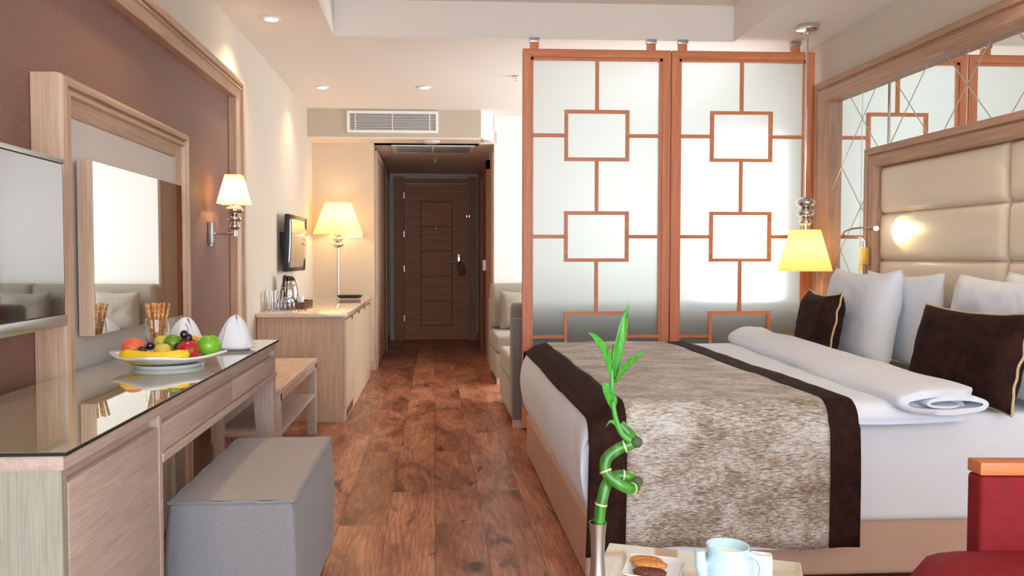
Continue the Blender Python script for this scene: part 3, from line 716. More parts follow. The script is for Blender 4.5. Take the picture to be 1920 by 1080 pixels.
bm = NB(); box(bm, -.42, -.38, 8.205, 8.72, 2.170, 2.18); box(bm, .355, .395, 8.205, 8.72, 2.170, 2.18); box(bm, -.42, .395, 8.17, 8.205, 2.170, 2.18); box(bm, -.42, .395, 8.72, 8.76, 2.170, 2.18); box(bm, -.02, -.01, 8.2, 8.72, 2.170, 2.176)
obj('grille_frame', bm, white, t, smooth=False)
bm = NB()
for k in range(46): x = -.372+k*.0159; box(bm, x-.0035, x+.0035, 8.2, 8.72, 2.1705, 2.1755)
obj('grille_bars', bm, white, t, smooth=False)
tag(obj('smoke_detector', lathe(NB(), [(0, 0), (.055, 0), (.075, .006), (.085, .016), (.09, .020)], (-.03, 7.88, 2.158), 32), white), 'round white detector on the underside of the bulkhead', 'smoke detector')
def sprinkler(x, y, z, label):
    bm = lathe(NB(), [(0, 0), (.022, .002), (.022, .004), (.005, .006), (.007, .03), (.018, .036), (.03, .038), (.03, .042), (0, .042)], (x, y, z-.044), 16)
    tag(obj('sprinkler', bm, white), label, 'sprinkler')
sprinkler(.01, 9.26, 2.178, 'small white sprinkler head on the hallway ceiling'); sprinkler(.62, 6.29, 2.448, 'small white sprinkler on the ceiling near the screen top')
for (x, y, lb) in ((-.925, 4.85, 'recessed round downlight nearest the viewer, top left of the ceiling'), (-.896, 6.77, 'recessed downlight above the small wall television'), (-.078, 6.73, 'recessed downlight in front of the air vent centre'),
        (-.925, 2.95, 'added unseen downlight above the vanity mirror'), (-.925, 1.05, 'added unseen downlight above the near end of the dressing table'), (2.18, 3.0, 'added unseen downlight above the bed, nearer the headboard'), (2.18, 1.1, 'added unseen downlight above the red chair')):  # these unseen downlights are added to brighten the room
    t = thing('downlight', lb, 'ceiling light', (x, y, 2.448), 'recessed ceiling downlights')
    obj('trim_ring', lathe(NB(), [(.038, 0), (.052, .0), (.056, .004), (.056, .008), (.038, .008), (.038, 0)], (x, y, 2.4405), 32), white, t)
    obj('lamp_lens', lathe(NB(), [(0, 0), (.037, 0), (.037, .003), (0, .003)], (x, y, 2.442), 32), bulb, t)
    spot('downlight_beam', (x, y, 2.435), (x, y, 0), 18 if y < 3.5 else 30 if y < 5 else 16, (1, .76, .48), 2.2, .9, .03)
# ================================================================ LAMPS
def stack(bm, c, specs):
    """spheroid stack: (z, rx, rz)"""
    for z, r, h in specs:
        prof = [(max(r*math.sin(a), .0), z-h*math.cos(a)) for a in [PI*k/16 for k in range(17)]]
        lathe(bm, [(p, q) for p, q in prof], c, 32)
# pendant
px, py = 2.19, 4.83
t = thing('pendant_lamp', 'yellow shaded lamp hanging from a long chrome rod beside the bed', 'pendant lamp', (px, py, 2.448))
obj('canopy', lathe(NB(), [(0, 0), (.014, 0), (.018, .012), (.05, .016), (.068, .026), (.070, .04), (.066, .05)], (px, py, 2.398), 36), chrome, t)
obj('rod', tube(NB(), [(px, py, 2.41), (px, py, 1.43)], .008, 14), chrome, t)
bm = NB(); stack(bm, (px+.005, py, 0), [(1.412, .055, .034), (1.352, .050, .032), (1.298, .038, .028)]); lathe(bm, [(.02, 1.235), (.02, 1.275)], (px+.005, py, 0), 20)
obj('chrome_balls', bm, chrome, t, ang=60)
def shade(bm, c, r0, z0, r1, z1, n=40):
    lathe_pts = [(r0, z0), (r1, z1)]
    def f(u, v): a = 2*PI*u; r = r0+(r1-r0)*v; return Vector((c[0]+r*math.cos(a), c[1]+r*math.sin(a), z0+(z1-z0)*v))
    grid(bm, n, 8, f, closed_u=True)
bm = NB(); shade(bm, (px+.005, py), .154, 1.008, .086, 1.250); obj('lamp_shade', bm, shade_y, t)
obj('bulb', ball(NB(), (px+.005, py, 1.12), .028), bulb, t); point('pendant_light', (px+.005, py, 1.12), 4.5, WARM, .04)
# wall sconce
sx, sy = -1.01, 4.28
t = thing('wall_sconce', 'chrome wall lamp with small yellow shade on the brown wallpaper', 'wall lamp', (-1.134, sy, 1.21))
obj('backplate', B(-1.134, -1.112, sy-.04, sy+.04, 1.155, 1.267, bev=.003), steel, t)
obj('arm', tube(NB(), [(-1.112, sy, 1.208), (sx, sy, 1.208)], .006, 12), chrome, t)
bm = NB(); stack(bm, (sx, sy, 0), [(1.326, .046, .026), (1.283, .036, .022), (1.246, .026, .024)]); lathe(bm, [(.012, 1.195), (.012, 1.235)], (sx, sy, 0), 16); lathe(bm, [(.012, 1.34), (.012, 1.375)], (sx, sy, 0), 16)
obj('chrome_balls', bm, chrome, t, ang=60)
obj('switch', tube(NB(), [(-1.123, sy-.02, 1.155), (-1.123, sy-.02, 1.146)], .004, 8), steel, t)
bm = NB()
def sq_shade(bm, c, a0, z0, a1, z1):
    for s in range(4):
        ang = PI/4+s*PI/2
        def f(u, v):
            r = (a0+(a1-a0)*v)*1.18; A = Vector((math.cos(ang), math.sin(ang)))*r; Bq = Vector((math.cos(ang+PI/2), math.sin(ang+PI/2)))*r; p = A.lerp(Bq, u)
            return Vector((c[0]+p.x, c[1]+p.y, z0+(z1-z0)*v))
        grid(bm, 6, 6, f)
sq_shade(bm, (sx, sy), .086, 1.357, .045, 1.504); bmesh.ops.remove_doubles(bm, verts=bm.verts, dist=.0005); obj('lamp_shade', bm, shade_c, t, ang=50)
obj('bulb', ball(NB(), (sx, sy, 1.43), .018), bulb, t); point('sconce_light', (sx, sy, 1.42), 5, WARM, .02)
# floor lamp
lx, ly = -.90, 7.84
t = thing('floor_lamp', 'tall chrome floor lamp with cream shade behind the minibar sideboard', 'floor lamp', (lx, ly, 0))
obj('lamp_base', lathe(NB(), [(0, 0), (.15, 0), (.15, .012), (.02, .022), (.015, .03)], (lx, ly, 0), 36), chrome, t)
obj('pole', tube(NB(), [(lx, ly, .02), (lx, ly, 1.2)], .0125, 14), steel, t)
bm = NB(); stack(bm, (lx, ly, 0), [(1.205, .052, .030), (1.256, .044, .026), (1.298, .032, .022)]); lathe(bm, [(.012, 1.3), (.012, 1.38)], (lx, ly, 0), 16); obj('chrome_balls', bm, chrome, t, ang=60)
bm = NB(); shade(bm, (lx, ly), .232, 1.303, .122, 1.592, 48); obj('lamp_shade', bm, shade_c, t)
obj('bulb', ball(NB(), (lx, ly, 1.44), .03), bulb, t); point('floor_lamp_light', (lx, ly, 1.44), 5, WARM, .05)
tag(obj('light_switch', B(-.84, -.69, 8.043, 8.05, 1.275, 1.32, bev=.002), white), 'wide white switch plate on the wall behind the floor lamp', 'switch')
# reading lamp on headboard frame
t = thing('reading_lamp', 'small gooseneck reading light on the headboard frame shining on the padding', 'reading lamp', (2.365, 4.43, 1.1))
obj('lamp_box', B(2.325, 2.366, 4.40, 4.45, 1.045, 1.145, bev=.004), steel, t)
obj('face_plate', B(2.327, 2.352, 4.396, 4.40, 1.05, 1.14, bev=.001), gold, t, label='gold front plate')
gp = smooth_path([(2.345, 4.425, 1.145), (2.34, 4.43, 1.185), (2.30, 4.44, 1.20), (2.245, 4.43, 1.20), (2.215, 4.41, 1.22), (2.235, 4.37, 1.24), (2.27, 4.31, 1.246), (2.285, 4.27, 1.242)], 6)
obj('gooseneck', tube(NB(), gp, .0045, 10), chrome, t)
d = (gp[-1]-gp[-3]).normalized(); obj('lamp_head', tube(NB(), [gp[-1], gp[-1]+Vector((.018, -.022, -.002))], [.008, .013], 16), chrome, t)
obj('led', ball(NB(), gp[-1]+Vector((.024, -.028, -.002)), .011), bulb_s, t)
spot('reading_beam', tuple(gp[-1]+Vector((.034, -.042, -.004))), (2.40, 4.15, 1.225), 5.5, (1, .86, .45), 1.5, .9, .01)
# ================================================================ TELEVISIONS AND MIRROR
t = thing('television', 'large flat television with silver edge at the left over the dressing table', 'television', (-1.0, 2.2, 1.13))
obj('tv_body', B(-1.02, -.988, 1.52, 2.288, .915, 1.345, bev=.004), black, t)
obj('screen', B(-.9885, -.985, 1.535, 2.275, .94, 1.335), screenm, t, smooth=False)
obj('top_trim', B(-1.018, -.984, 1.52, 2.289, 1.338, 1.351, bev=.002), steel, t, label='silver top edge')
obj('bottom_trim', B(-1.018, -.982, 1.52, 2.289, .905, .938, bev=.006), steel, t, label='polished silver bottom edge')
obj('wall_bracket', B(-1.125, -1.02, 1.8, 2.0, 1.05, 1.22), black, t); t.rotation_euler = (0, 0, math.radians(1.0))
obj('side_button', B(-1.004, -.998, 2.288, 2.292, 1.22, 1.235), black, t); obj('side_button', B(-1.004, -.998, 2.288, 2.292, 1.12, 1.135), black, t)
t = thing('vanity_mirror', 'oak sided rectangular mirror on the white panel above the dressing table', 'mirror', (-1.05, 2.99, 1.1))
obj('mirror_box', B(-1.066, -1.0215, 2.553, 3.432, .852, 1.38, bev=.001, seg=1), oakZ, t)
obj('mirror_pane', B(-1.0213, -1.0195, 2.556, 3.429, .855, 1.377), mirror, t, smooth=False)
obj('wall_mount', B(-1.078, -1.066, 2.7, 3.3, .95, 1.3), black, t)
t = thing('television', 'small tilted flat television on a black wall arm above the minibar', 'television', (-1.1, 6.65, 1.2))
M = Matrix.Translation((-1.085, 6.6, 1.195)) @ Matrix.Rotation(.04, 4, 'Y') @ Matrix.Rotation(-.02, 4, 'Z')
def tr(bm): return warp(bm, lambda c: M @ c)
bm = NB(); box(bm, -.026, .012, -.36, .36, -.215, .215, bev=.010, seg=3); obj('tv_body', tr(bm), black, t)
bm = NB()
def scr(u, v): a = 2*v-1; return Vector((.017-.008*a*a, -.352+.704*u, -.205+.41*v))
grid(bm, 10, 12, scr); tr(bm); obj('screen', bm, screen_small, t, solid=.003)
bm = NB(); box(bm, .008, .016, -.36, -.352, -.21, .21); box(bm, .008, .016, .352, .36, -.21, .21); obj('side_bezel', tr(bm), black, t)
obj('wall_bracket', B(-1.164, -1.12, 6.35, 6.6, 1.15, 1.28), black, t)
# ================================================================ MINIBAR TOP
ZT = .723
def tumbler(x, y, label):
    bm = lathe(NB(), [(0, 0), (.024, 0), (.031, .135), (.029, .135), (.022, .008), (0, .008)], (0, 0, 0), 24); o = obj('tumbler', bm, glass, ang=50); o.location = (x, y, ZT); return tag(o, label, 'drinking glass', 'tall glasses on the minibar')
tumbler(-1.125, 5.78, 'tall clear tumbler nearest the wall on the minibar corner'); tumbler(-1.075, 5.68, 'tall clear tumbler at the front, left of the wine glasses'); tumbler(-1.09, 5.90, 'tall clear tumbler behind the other two, left of the kettle')
def wineglass(x, y, label):
    pr = [(.030, 0), (.040, .025), (.041, .045), (.030, .072), (.010, .086), (.0035, .092), (.0035, .148), (.012, .152), (.032, .155), (.032, .157), (0, .157)]
    inn = [(0, .088), (.009, .083), (.028, .070), (.039, .045), (.038, .025), (.0285, .0), (.030, 0)]
    o = obj('wine_glass', lathe(NB(), inn+pr[1:], (0, 0, 0), 28), glass, ang=50); o.location = (x, y, ZT); return tag(o, label, 'wine glass', 'upturned wine glasses on the minibar')
wineglass(-1.04, 5.86, 'upside-down wine glass next to the tumblers'); wineglass(-.995, 5.76, 'upside-down wine glass nearest the wooden tray')
t = thing('serving_tray', 'low brown wooden tray holding the kettle on the minibar', 'tray', (-1.02, 6.12, ZT))
obj('tray_base', B(-1.15, -.925, 5.97, 6.38, ZT, ZT+.012), traym, t)
for a in ((-1.15, -1.138, 5.97, 6.38), (-.937, -.925, 5.97, 6.38), (-1.138, -.937, 5.97, 5.982), (-1.138, -.937, 6.368, 6.38)): obj('tray_side', B(*a, ZT+.012, ZT+.045), traym, t)
t = thing('electric_kettle', 'polished steel electric kettle with black lid and handle on the tray', 'kettle', (-1.07, 6.17, ZT+.0125)); kz = ZT+.0125; kx, ky = -1.065, 6.16
obj('power_base', lathe(NB(), [(0, 0), (.066, 0), (.066, .018), (0, .018)], (kx, ky, kz), 32), black, t)
obj('kettle_body', lathe(NB(), [(0, .019), (.064, .02), (.067, .04), (.064, .11), (.054, .16), (.042, .185), (.03, .195), (0, .197)], (kx, ky, kz), 40), chrome, t, ang=60)
obj('lid', lathe(NB(), [(.045, .183), (.04, .2), (.028, .212), (.01, .217), (0, .218)], (kx, ky, kz), 32), black, t, ang=60)
obj('handle', tube(NB(), smooth_path([(kx-.01, ky-.03, kz+.205), (kx-.02, ky-.065, kz+.215), (kx-.02, ky-.088, kz+.18), (kx-.02, ky-.09, kz+.11), (kx-.015, ky-.07, kz+.05)], 6), .011, 12), black, t)
obj('spout', tube(NB(), [(kx+.0, ky+.045, kz+.16), (kx, ky+.07, kz+.185)], [.016, .010], 12), chrome, t)
tag(recentre(obj('sachet_cup', lathe(NB(), [(0, .004), (.019, .004), (.023, .0), (.026, .075), (.023, .075), (.018, .008), (0, .008)], (-.965, 6.05, ZT+.0125), 24), porcelain), (-.965, 6.05, ZT+.012)), 'small white cup standing on the wooden tray beside the kettle', 'cup')
bm = NB(); poly = [(-.15, 0), (-.12, -.06), (.12, -.06), (.15, 0), (.12, .06), (-.12, .06)]
A = []
for s, z in ((.8, .002), (1, .028), (.93, .028), (.74, .008)): A.append([bm.verts.new((-.76+x*s*.8, 7.48+y*s*1.4, ZT+z)) for x, y in poly])
for a, b in zip(A, A[1:]):
    for i in range(6): bm.faces.new((a[i], a[(i+1) % 6], b[(i+1) % 6], b[i]))
bm.faces.new(A[0]); bm.faces.new(A[-1])
tag(recentre(obj('tray', bm, mat('dark_tray', (44, 34, 30), .3), smooth=False), (-.76, 7.48, ZT)), 'shallow dark six-sided tray at the far end of the minibar top', 'tray')
# ================================================================ DESK TOP ITEMS
ZD = .7505
# leaf dish
pc = Vector((-.832, 2.64, ZD))
def dish(u, v):
    a = 2*PI*u; r = v
    sq = 1/max(abs(math.cos(a)), abs(math.sin(a)))**.0
    R = .172*(abs(math.cos(a))**1.25+abs(math.sin(a))**1.25)**(-1/1.25)*1.06
    z = .008+(.028+.010*(abs(math.cos(2*a))**3))*r**2.4
    return pc+Vector((R*r*math.cos(a), R*r*math.sin(a), z))
bm = NB(); grid(bm, 64, 14, dish, closed_u=True); bmesh.ops.remove_doubles(bm, verts=bm.verts, dist=.0005)
t = thing('fruit_dish', 'white pointed square dish holding fruit on the dressing table', 'dish', tuple(pc))
obj('dish_body', bm, porcelain, t, solid=.005, ang=60); obj('foot_ring', lathe(NB(), [(.085, 0), (.10, 0), (.11, .011), (.09, .011), (.085, 0)], tuple(pc), 40), porcelain, t)
def fruit(name, c, r, m, label, sc=(1, 1, .92), stem=True):
    x, y, z = c; t = thing(name, label, 'fruit', (x, y, z-r*sc[2]), 'fruit on the white dish')
    prof = []
    for k in range(21):
        a = PI*k/20; rr = r*math.sin(a)*(1+.05*math.cos(a)); zz = -r*math.cos(a)*sc[2]
        if k > 16: zz -= r*.16*((k-16)/4)**2
        if k < 3: zz += r*.08*((3-k)/3)
        prof.append((max(rr, 0), zz))
    obj('flesh', lathe(NB(), prof, c, 32), m, t, ang=70)
    if stem: obj('stem', tube(NB(), [(x, y, z+r*sc[2]*.72), (x+.003, y, z+r*sc[2]*1.08)], .0018, 6), traym, t)
def fr_mat(name, c1, c2, rough=.25, sc=25):
    m = mat(name, c1, rough, Coat_Weight=.3); f = noisetex(m, coords(m), sc, 4); setc(m, ramp(m, f, [(.35, c2), (.65, c1)])); return m
mg, mr, ml_, mo, mp_ = fr_mat('apple_green', (132, 196, 48), (108, 176, 30)), fr_mat('apple_red', (214, 36, 44), (176, 20, 30)), fr_mat('lime', (120, 160, 30), (86, 130, 20), .4), fr_mat('peach', (240, 130, 70), (226, 80, 60), .5, 12), fr_mat('pale_plum', (226, 208, 100), (206, 186, 70), .4)
zf = ZD+.014
fruit('apple', (-.722, 2.70, zf+.044), .038, mg, 'bright green apple at the right end of the fruit dish')
fruit('apple', (-.775, 2.655, zf+.032), .035, mr, 'red apple between the banana tip and the green apple')
fruit('peach', (-.945, 2.66, zf+.040), .036, mo, 'orange red peach at the left end of the fruit dish', stem=False)
fruit('lime', (-.835, 2.70, zf+.052), .029, ml_, 'dark green round fruit in the middle behind the banana', (1, 1, .95), stem=False)
fruit('plum', (-.842, 2.62, zf+.034), .027, mp_, 'pale yellow round fruit just above the banana', (1, 1, .95), stem=False)
fruit('plum', (-.885, 2.745, zf+.05), .024, mp_, 'small yellow fruit under the pretzel glass, behind the grapes', (1, 1, .95), stem=False)
fruit('orange', (-.79, 2.755, zf+.040), .034, fr_mat('orange_peel', (246, 168, 40), (236, 146, 24), .4, 80), 'orange fruit half hidden behind the dark grapes', stem=False)
t = thing('banana', 'ripe yellow banana lying along the front of the fruit dish', 'fruit', (-.86, 2.57, zf), 'fruit on the white dish')
bp = smooth_path([(-.95, 2.570, zf+.030), (-.925, 2.562, zf+.026), (-.88, 2.552, zf+.021), (-.82, 2.552, zf+.020), (-.775, 2.565, zf+.024), (-.752, 2.578, zf+.032)], 5)
n_ = len(bp); obj('peel', tube(NB(), bp, [.021*min(1, (.28+4.0*min(i/(n_-1), 1-i/(n_-1)))**.6) for i in range(n_)], 12), fr_mat('banana_peel', (250, 212, 30), (236, 190, 20), .4, 14), t, ang=70)
obj('stem', tube(NB(), [bp[-1]-Vector((.004, .002, .002)), bp[-1]+Vector((.012, .010, .012))], [.007, .005], 8), fr_mat('banana_stem', (150, 140, 40), (110, 96, 30)), t)
gm = mat('grape_skin', (38, 14, 36), .12, Coat_Weight=.6); gm2 = mat('grape_skin_red', (84, 22, 36), .15, Coat_Weight=.6)
gr = [(-.925, 2.60, .042), (-.905, 2.625, .050), (-.895, 2.60, .044), (-.888, 2.645, .062), (-.800, 2.70, .092), (-.795, 2.685, .068), (-.775, 2.70, .062), (-.812, 2.675, .054), (-.79, 2.71, .080), (-.778, 2.68, .048)]
go = obj('grape', ball(NB(), (0, 0, 0), .0135, (1, 1, 1.08), 3), gm, ang=80)
lbls = ['dark grape lowest left, against the peach', 'dark grape between peach and pale plum, upper one', 'dark grape directly above the banana, left part', 'black grape next to the green round fruit, left side', 'topmost dark grape of the whole fruit dish', 'dark grape just under the topmost one', 'dark grape leaning towards the green apple', 'dark grape touching the round green fruit on its right side', 'dark grape behind and beside the topmost grape', 'lowest dark grape right above the red apple']
for i, (x, y, z) in enumerate(gr):
    g = go if i == 0 else go.copy()
    if i: COL.objects.link(g)
    g.location = (x, y, ZD+z); tag(g, lbls[i], 'grape', 'dark grapes on the fruit dish')
tag(obj('grape_stalk', tube(NB(), smooth_path([(-.79, 2.70, ZD+.085), (-.785, 2.69, ZD+.11), (-.792, 2.688, ZD+.13)], 5), .0012, 6), mat('stalk_green', (120, 130, 60), .6)), 'thin grape stalk standing up above the grapes', 'grape stalk')
# pretzel glass
gx, gy = -.918, 2.80
t = thing('pretzel_glass', 'clear round stemmed glass holding pretzel sticks behind the fruit', 'glass', (gx, gy, ZD))
obj('bowl', lathe(NB(), [(.030, 0), (.030, .003), (.006, .008), (.005, .040), (.020, .048), (.036, .070), (.040, .095), (.035, .135), (.0335, .135), (.038, .095), (.034, .071), (.018, .051), (0, .049)], (gx, gy, ZD), 40), glass, t, ang=50)
pz = mat('pretzel', (206, 132, 56), .5); f = noisetex(pz, coords(pz), 160, 3, .7); setc(pz, ramp(pz, f, [(.38, (164, 84, 26)), (.52, (214, 140, 60)), (.66, (244, 214, 160))]))
stk = tube(NB(), [(0, 0, 0), (0, 0, .135)], .0042, 10); so = obj('pretzel_stick', stk, pz)
k = 0
for i in range(12):
    a = i*2.399; r = .006+.016*math.sqrt(i/12)
    s = so if i == 0 else so.copy()
    if i: COL.objects.link(s)
    s.location = (gx+r*.6*math.cos(a), gy+r*.6*math.sin(a), ZD+.054); d = Vector((r*1.5*math.cos(a), r*1.1*math.sin(a), .128)); s.rotation_euler = d.to_track_quat('Z', 'Y').to_euler()
    tag(s, 'salted pretzel stick standing in the round glass', 'pretzel stick', 'pretzel sticks in the glass')
# napkins
def napkin(c, yaw, lab, plate_lab, s=1.0, pr=.085):
    x0, y0 = c
    p = thing('side_plate', plate_lab, 'plate', (x0, y0, ZD), 'side plates with napkins')
    obj('plate_body', lathe(NB(), [(0, 0), (pr*.62, 0), (pr*.66, .003), (pr*.95, .012), (pr, .015), (pr*.97, .017), (pr*.66, .008), (0, .006)], (x0, y0, ZD), 48), porcelain, p, ang=60)
    bm = NB(); H = .112*s
    def f(u, v):
        a = -PI*.08+2*PI*u*.96; rz = (1-v)**.62 if v < 1 else 0
        fold = 1+.03*math.cos(3*a)*(1-v)
        r = .078*s*rz*fold
        return Vector((r*math.cos(a)*1.0+.010*v, r*math.sin(a)*.80, H*(1-(1-v)**1.25*1.0)))
    grid(bm, 48, 16, f)
    bmesh.ops.remove_doubles(bm, verts=[v for v in bm.verts if v.co.z > H-.0005], dist=.002)
    # front flap
    def g(u, v):
        a = -1.15+1.3*u; r = .082*s*(1-v)**.66
        return Vector((r*math.cos(a), r*math.sin(a)*.86-.004, H*.96*(1-(1-v)**1.3)))
    grid(bm, 14, 14, g)
    R = Matrix.Rotation(yaw, 4, 'Z'); warp(bm, lambda q: R @ q)
    o = obj('napkin', bm, napk, ang=70, solid=.002); o.location = (x0, y0, ZD+.010); tag(o, lab, 'napkin', 'folded white napkins on plates')
napkin((-.735, 3.10), -.9, 'cone-folded white napkin on the plate near the end of the dressing table', 'round white side plate under the far right napkin', 1.05)
napkin((-.885, 2.99), -.6, 'cone-folded white napkin half hidden behind the pretzel glass', 'round white side plate under the napkin behind the fruit', 1.05, .075)
# ================================================================ COFFEE TABLE AND FOREGROUND
th_ = math.radians(-20.5); U = Vector((math.cos(th_), math.sin(th_), 0)); Vv = Vector((math.sin(th_), -math.cos(th_), 0)); O = Vector((.390, 1.823, 0))
def L2(u, v, z): return O+U*u+Vv*v+Vector((0, 0, z))
def tbox(bm, u0, u1, v0, v1, z0, z1, bev=0):
    b = NB(); box(b, u0, u1, v0, v1, z0, z1, bev=bev); warp(b, lambda c: L2(c.x, c.y, c.z)); me = bpy.data.meshes.new('tmp'); b.to_mesh(me); b.free(); bm.from_mesh(me); bpy.data.meshes.remove(me); return bm
TL, TWd = .66, .40
t = thing('coffee_table', 'small coffee table with glass top over a beige board in the foreground', 'coffee table', tuple(L2(.2, .33, 0)))
tg = mat('table_glass', (206, 196, 168), .05, 0, IOR=1.5, Coat_Weight=1.0)
obj('glass_top', tbox(NB(), 0, TWd, 0, TL, .440, .450, .001), tg, t, smooth=False)
bm = NB(); tbox(bm, -.0005, 0, 0, TL, .4405, .4495); tbox(bm, 0, TWd, -.0008, 0, .4405, .4495); tbox(bm, TWd, TWd+.0008, 0, TL, .4405, .4495); obj('glass_edge', bm, glassedge, t, smooth=False)
obj('inset_board', tbox(NB(), .03, TWd-.02, .10, TL-.03, .4502, .4508), mat('inset_cream', (226, 214, 184), .15, Coat_Weight=1.0), t, smooth=False)
obj('frame', tbox(NB(), .03, TWd-.03, .05, TL-.05, .39, .439), oakX, t)
for u in (.03, TWd-.07):
    for v in (.05, TL-.09): obj('leg', tbox(NB(), u, u+.04, v, v+.04, 0, .39), oakZ, t)
ZK = .4512
# vase
vx, vy = .275, 1.38
t = thing('bud_vase', 'slim brushed steel bud vase flaring at the rim on the coffee table', 'vase', (vx, vy, ZK))
obj('vase_body', lathe(NB(), [(0, 0), (.024, 0), (.025, .004), (.022, .03), (.014, .09), (.0115, .13), (.0125, .165), (.0148, .190), (.0138, .190), (.0112, .165), (.010, .13), (.0, .12)], (vx, vy, ZK), 40), steel, t, ang=60)
# lucky bamboo
t = thing('lucky_bamboo', 'curled green lucky bamboo stalk with leaves standing in the steel vase', 'plant', (vx, vy, ZK+.16))
bam = mat('bamboo_green', (58, 140, 48), .3, Coat_Weight=.3); f = noisetex(bam, coords(bam, (60, 60, 12)), 1, 3); setc(bam, ramp(bam, f, [(.35, (30, 96, 24)), (.65, (70, 146, 44))]))
node_m = mat('bamboo_node', (196, 200, 140), .5); cut_m = mat('bamboo_cut', (70, 84, 50), .7)
spine = smooth_path([(.276, 1.38, .575), (.277, 1.38, .640), (.280, 1.38, .660), (.290, 1.383, .690), (.300, 1.388, .713), (.322, 1.395, .722), (.332, 1.395, .715), (.330, 1.370, .703), (.318, 1.358, .708), (.295, 1.357, .716), (.283, 1.364, .735), (.290, 1.372, .758), (.310, 1.372, .772), (.330, 1.37, .783)], 5)
spine2 = smooth_path([(.276, 1.38, .575), (.278, 1.38, .650), (.283, 1.381, .682), (.292, 1.386, .706), (.312, 1.396, .716), (.334, 1.394, .712), (.338, 1.378, .702), (.322, 1.362, .704), (.300, 1.360, .716), (.285, 1.366, .732), (.288, 1.372, .752), (.308, 1.372, .768), (.331, 1.370, .778), (.328, 1.378, .790), (.312, 1.384, .806)], 5)
obj('stalk', tube(NB(), spine2, .0095, 12), bam, t, ang=70)
for k in (8, 22, 33, 45, 57):
    p = spine2[k]; q = (spine2[k+1]-spine2[k-1]).normalized(); obj('stalk_node', tube(NB(), [p-q*.0015, p+q*.0015], .0106, 12), node_m, t)
for k in (27, 61):
    p = spine2[k]; obj('cut_end', ball(NB(), (p.x+.004, p.y-.004, p.z), .0112, (1, 1, .9), 2), cut_m, t)
shoot = smooth_path([(.330, 1.368, .780), (.312, 1.366, .795), (.301, 1.366, .822), (.296, 1.367, .858), (.295, 1.368, .90), (.299, 1.37, .945)], 6)
ns = len(shoot); shm = mat('shoot_green', (72, 158, 56), .35); obj('shoot', tube(NB(), shoot, [.0055-.003*i/ns for i in range(ns)], 10), shm, t, ang=70)
leafm = mat('leaf_green', (56, 160, 44), .35, Coat_Weight=.2); f = noisetex(leafm, coords(leafm, (200, 200, 20)), 1, 2); setc(leafm, ramp(leafm, f, [(.3, (28, 110, 26)), (.7, (76, 172, 48))]))
def leaf(pts, wd, twist=0):
    pth = smooth_path(pts, 6); bm = NB(); V = []; n = len(pth)
    for i, p in enumerate(pth):
        tt = (pth[min(i+1, n-1)]-pth[max(i-1, 0)]).normalized(); s = i/(n-1)
        view = Vector((math.sin(twist), -math.cos(twist), 0)); side = tt.cross(view).normalized(); w_ = wd*(math.sin(PI*min(s*1.05+.06, 1))**.75)*(1 if s < .97 else .3)
        V.append([bm.verts.new(p+side*w_*e-view.normalized()*abs(e)*w_*.35*-1) for e in (-1, -.5, 0, .5, 1)])
    for a, b in zip(V, V[1:]):
        for i in range(4): bm.faces.new((a[i], a[i+1], b[i+1], b[i]))
    obj('leaf', bm, leafm, t, ang=80, solid=.0006)
leaf([(.298, 1.37, .885), (.302, 1.365, .925), (.308, 1.36, .968), (.313, 1.36, 1.005)], .0085, .2)
leaf([(.300, 1.37, .905), (.312, 1.385, .945), (.324, 1.40, .985), (.335, 1.41, 1.018)], .0078, -.3)
leaf([(.296, 1.37, .885), (.285, 1.36, .925), (.266, 1.35, .955), (.243, 1.34, .972)], .0065, .1)
leaf([(.301, 1.37, .880), (.312, 1.36, .905), (.330, 1.35, .925), (.350, 1.345, .938)], .0062, .4)
leaf([(.296, 1.368, .838), (.290, 1.362, .858), (.282, 1.358, .876), (.276, 1.356, .884)], .0080, 0)
leaf([(.305, 1.366, .80), (.300, 1.36, .812), (.290, 1.356, .818), (.280, 1.354, .806)], .0030, .5)
leaf([(.295, 1.367, .835), (.298, 1.364, .85), (.300, 1.362, .862)], .0055, .3)
# square plate with biscuits
pcn = L2(.112, .155, 0); pa = th_-.02
t = thing('biscuit_plate', 'square white plate with biscuits on the coffee table', 'plate', (pcn.x, pcn.y, ZK))
def sqp(bm, prof):
    R = []
    for r, z in prof:
        ring = []
        for k in range(40):
            a = 2*PI*k/40; q = (abs(math.cos(a))**9+abs(math.sin(a))**9)**(-1/9); x, y = r*q*math.cos(a), r*q*math.sin(a)*1.1
            ring.append(bm.verts.new((pcn.x+x*math.cos(pa)-y*math.sin(pa), pcn.y+x*math.sin(pa)+y*math.cos(pa), ZK+z)))
        R.append(ring)
    for a, b in zip(R, R[1:]):
        for i in range(40): bm.faces.new((a[i], a[(i+1) % 40], b[(i+1) % 40], b[i]))
    bm.faces.new(R[0]); bm.faces.new(R[-1]); return bm
obj('plate_body', sqp(NB(), [(.035, 0), (.042, .002), (.056, .012), (.058, .013), (.056, .015), (.040, .006), (.030, .005)]), porcelain, t, ang=50)
def bis(name, c1, c2): m = mat(name, c1, .8); f = noisetex(m, coords(m), 120, 4, .7); setc(m, ramp(m, f, [(.35, c2), (.6, c1)])); bump(m, f, .5, .002); return m
b_gold, b_choc = bis('biscuit_golden', (226, 158, 84), (190, 112, 50)), bis('biscuit_chocolate', (122, 66, 44), (70, 34, 22))
cookies = [(-.004, -.016, .012, b_choc, 'dark chocolate biscuit at the front of the square plate'), (.006, .014, .016, b_gold, 'golden oval biscuit with a raisin, middle of the three'), (.004, .042, .014, b_gold, 'golden oval biscuit at the back, farthest of the three')]
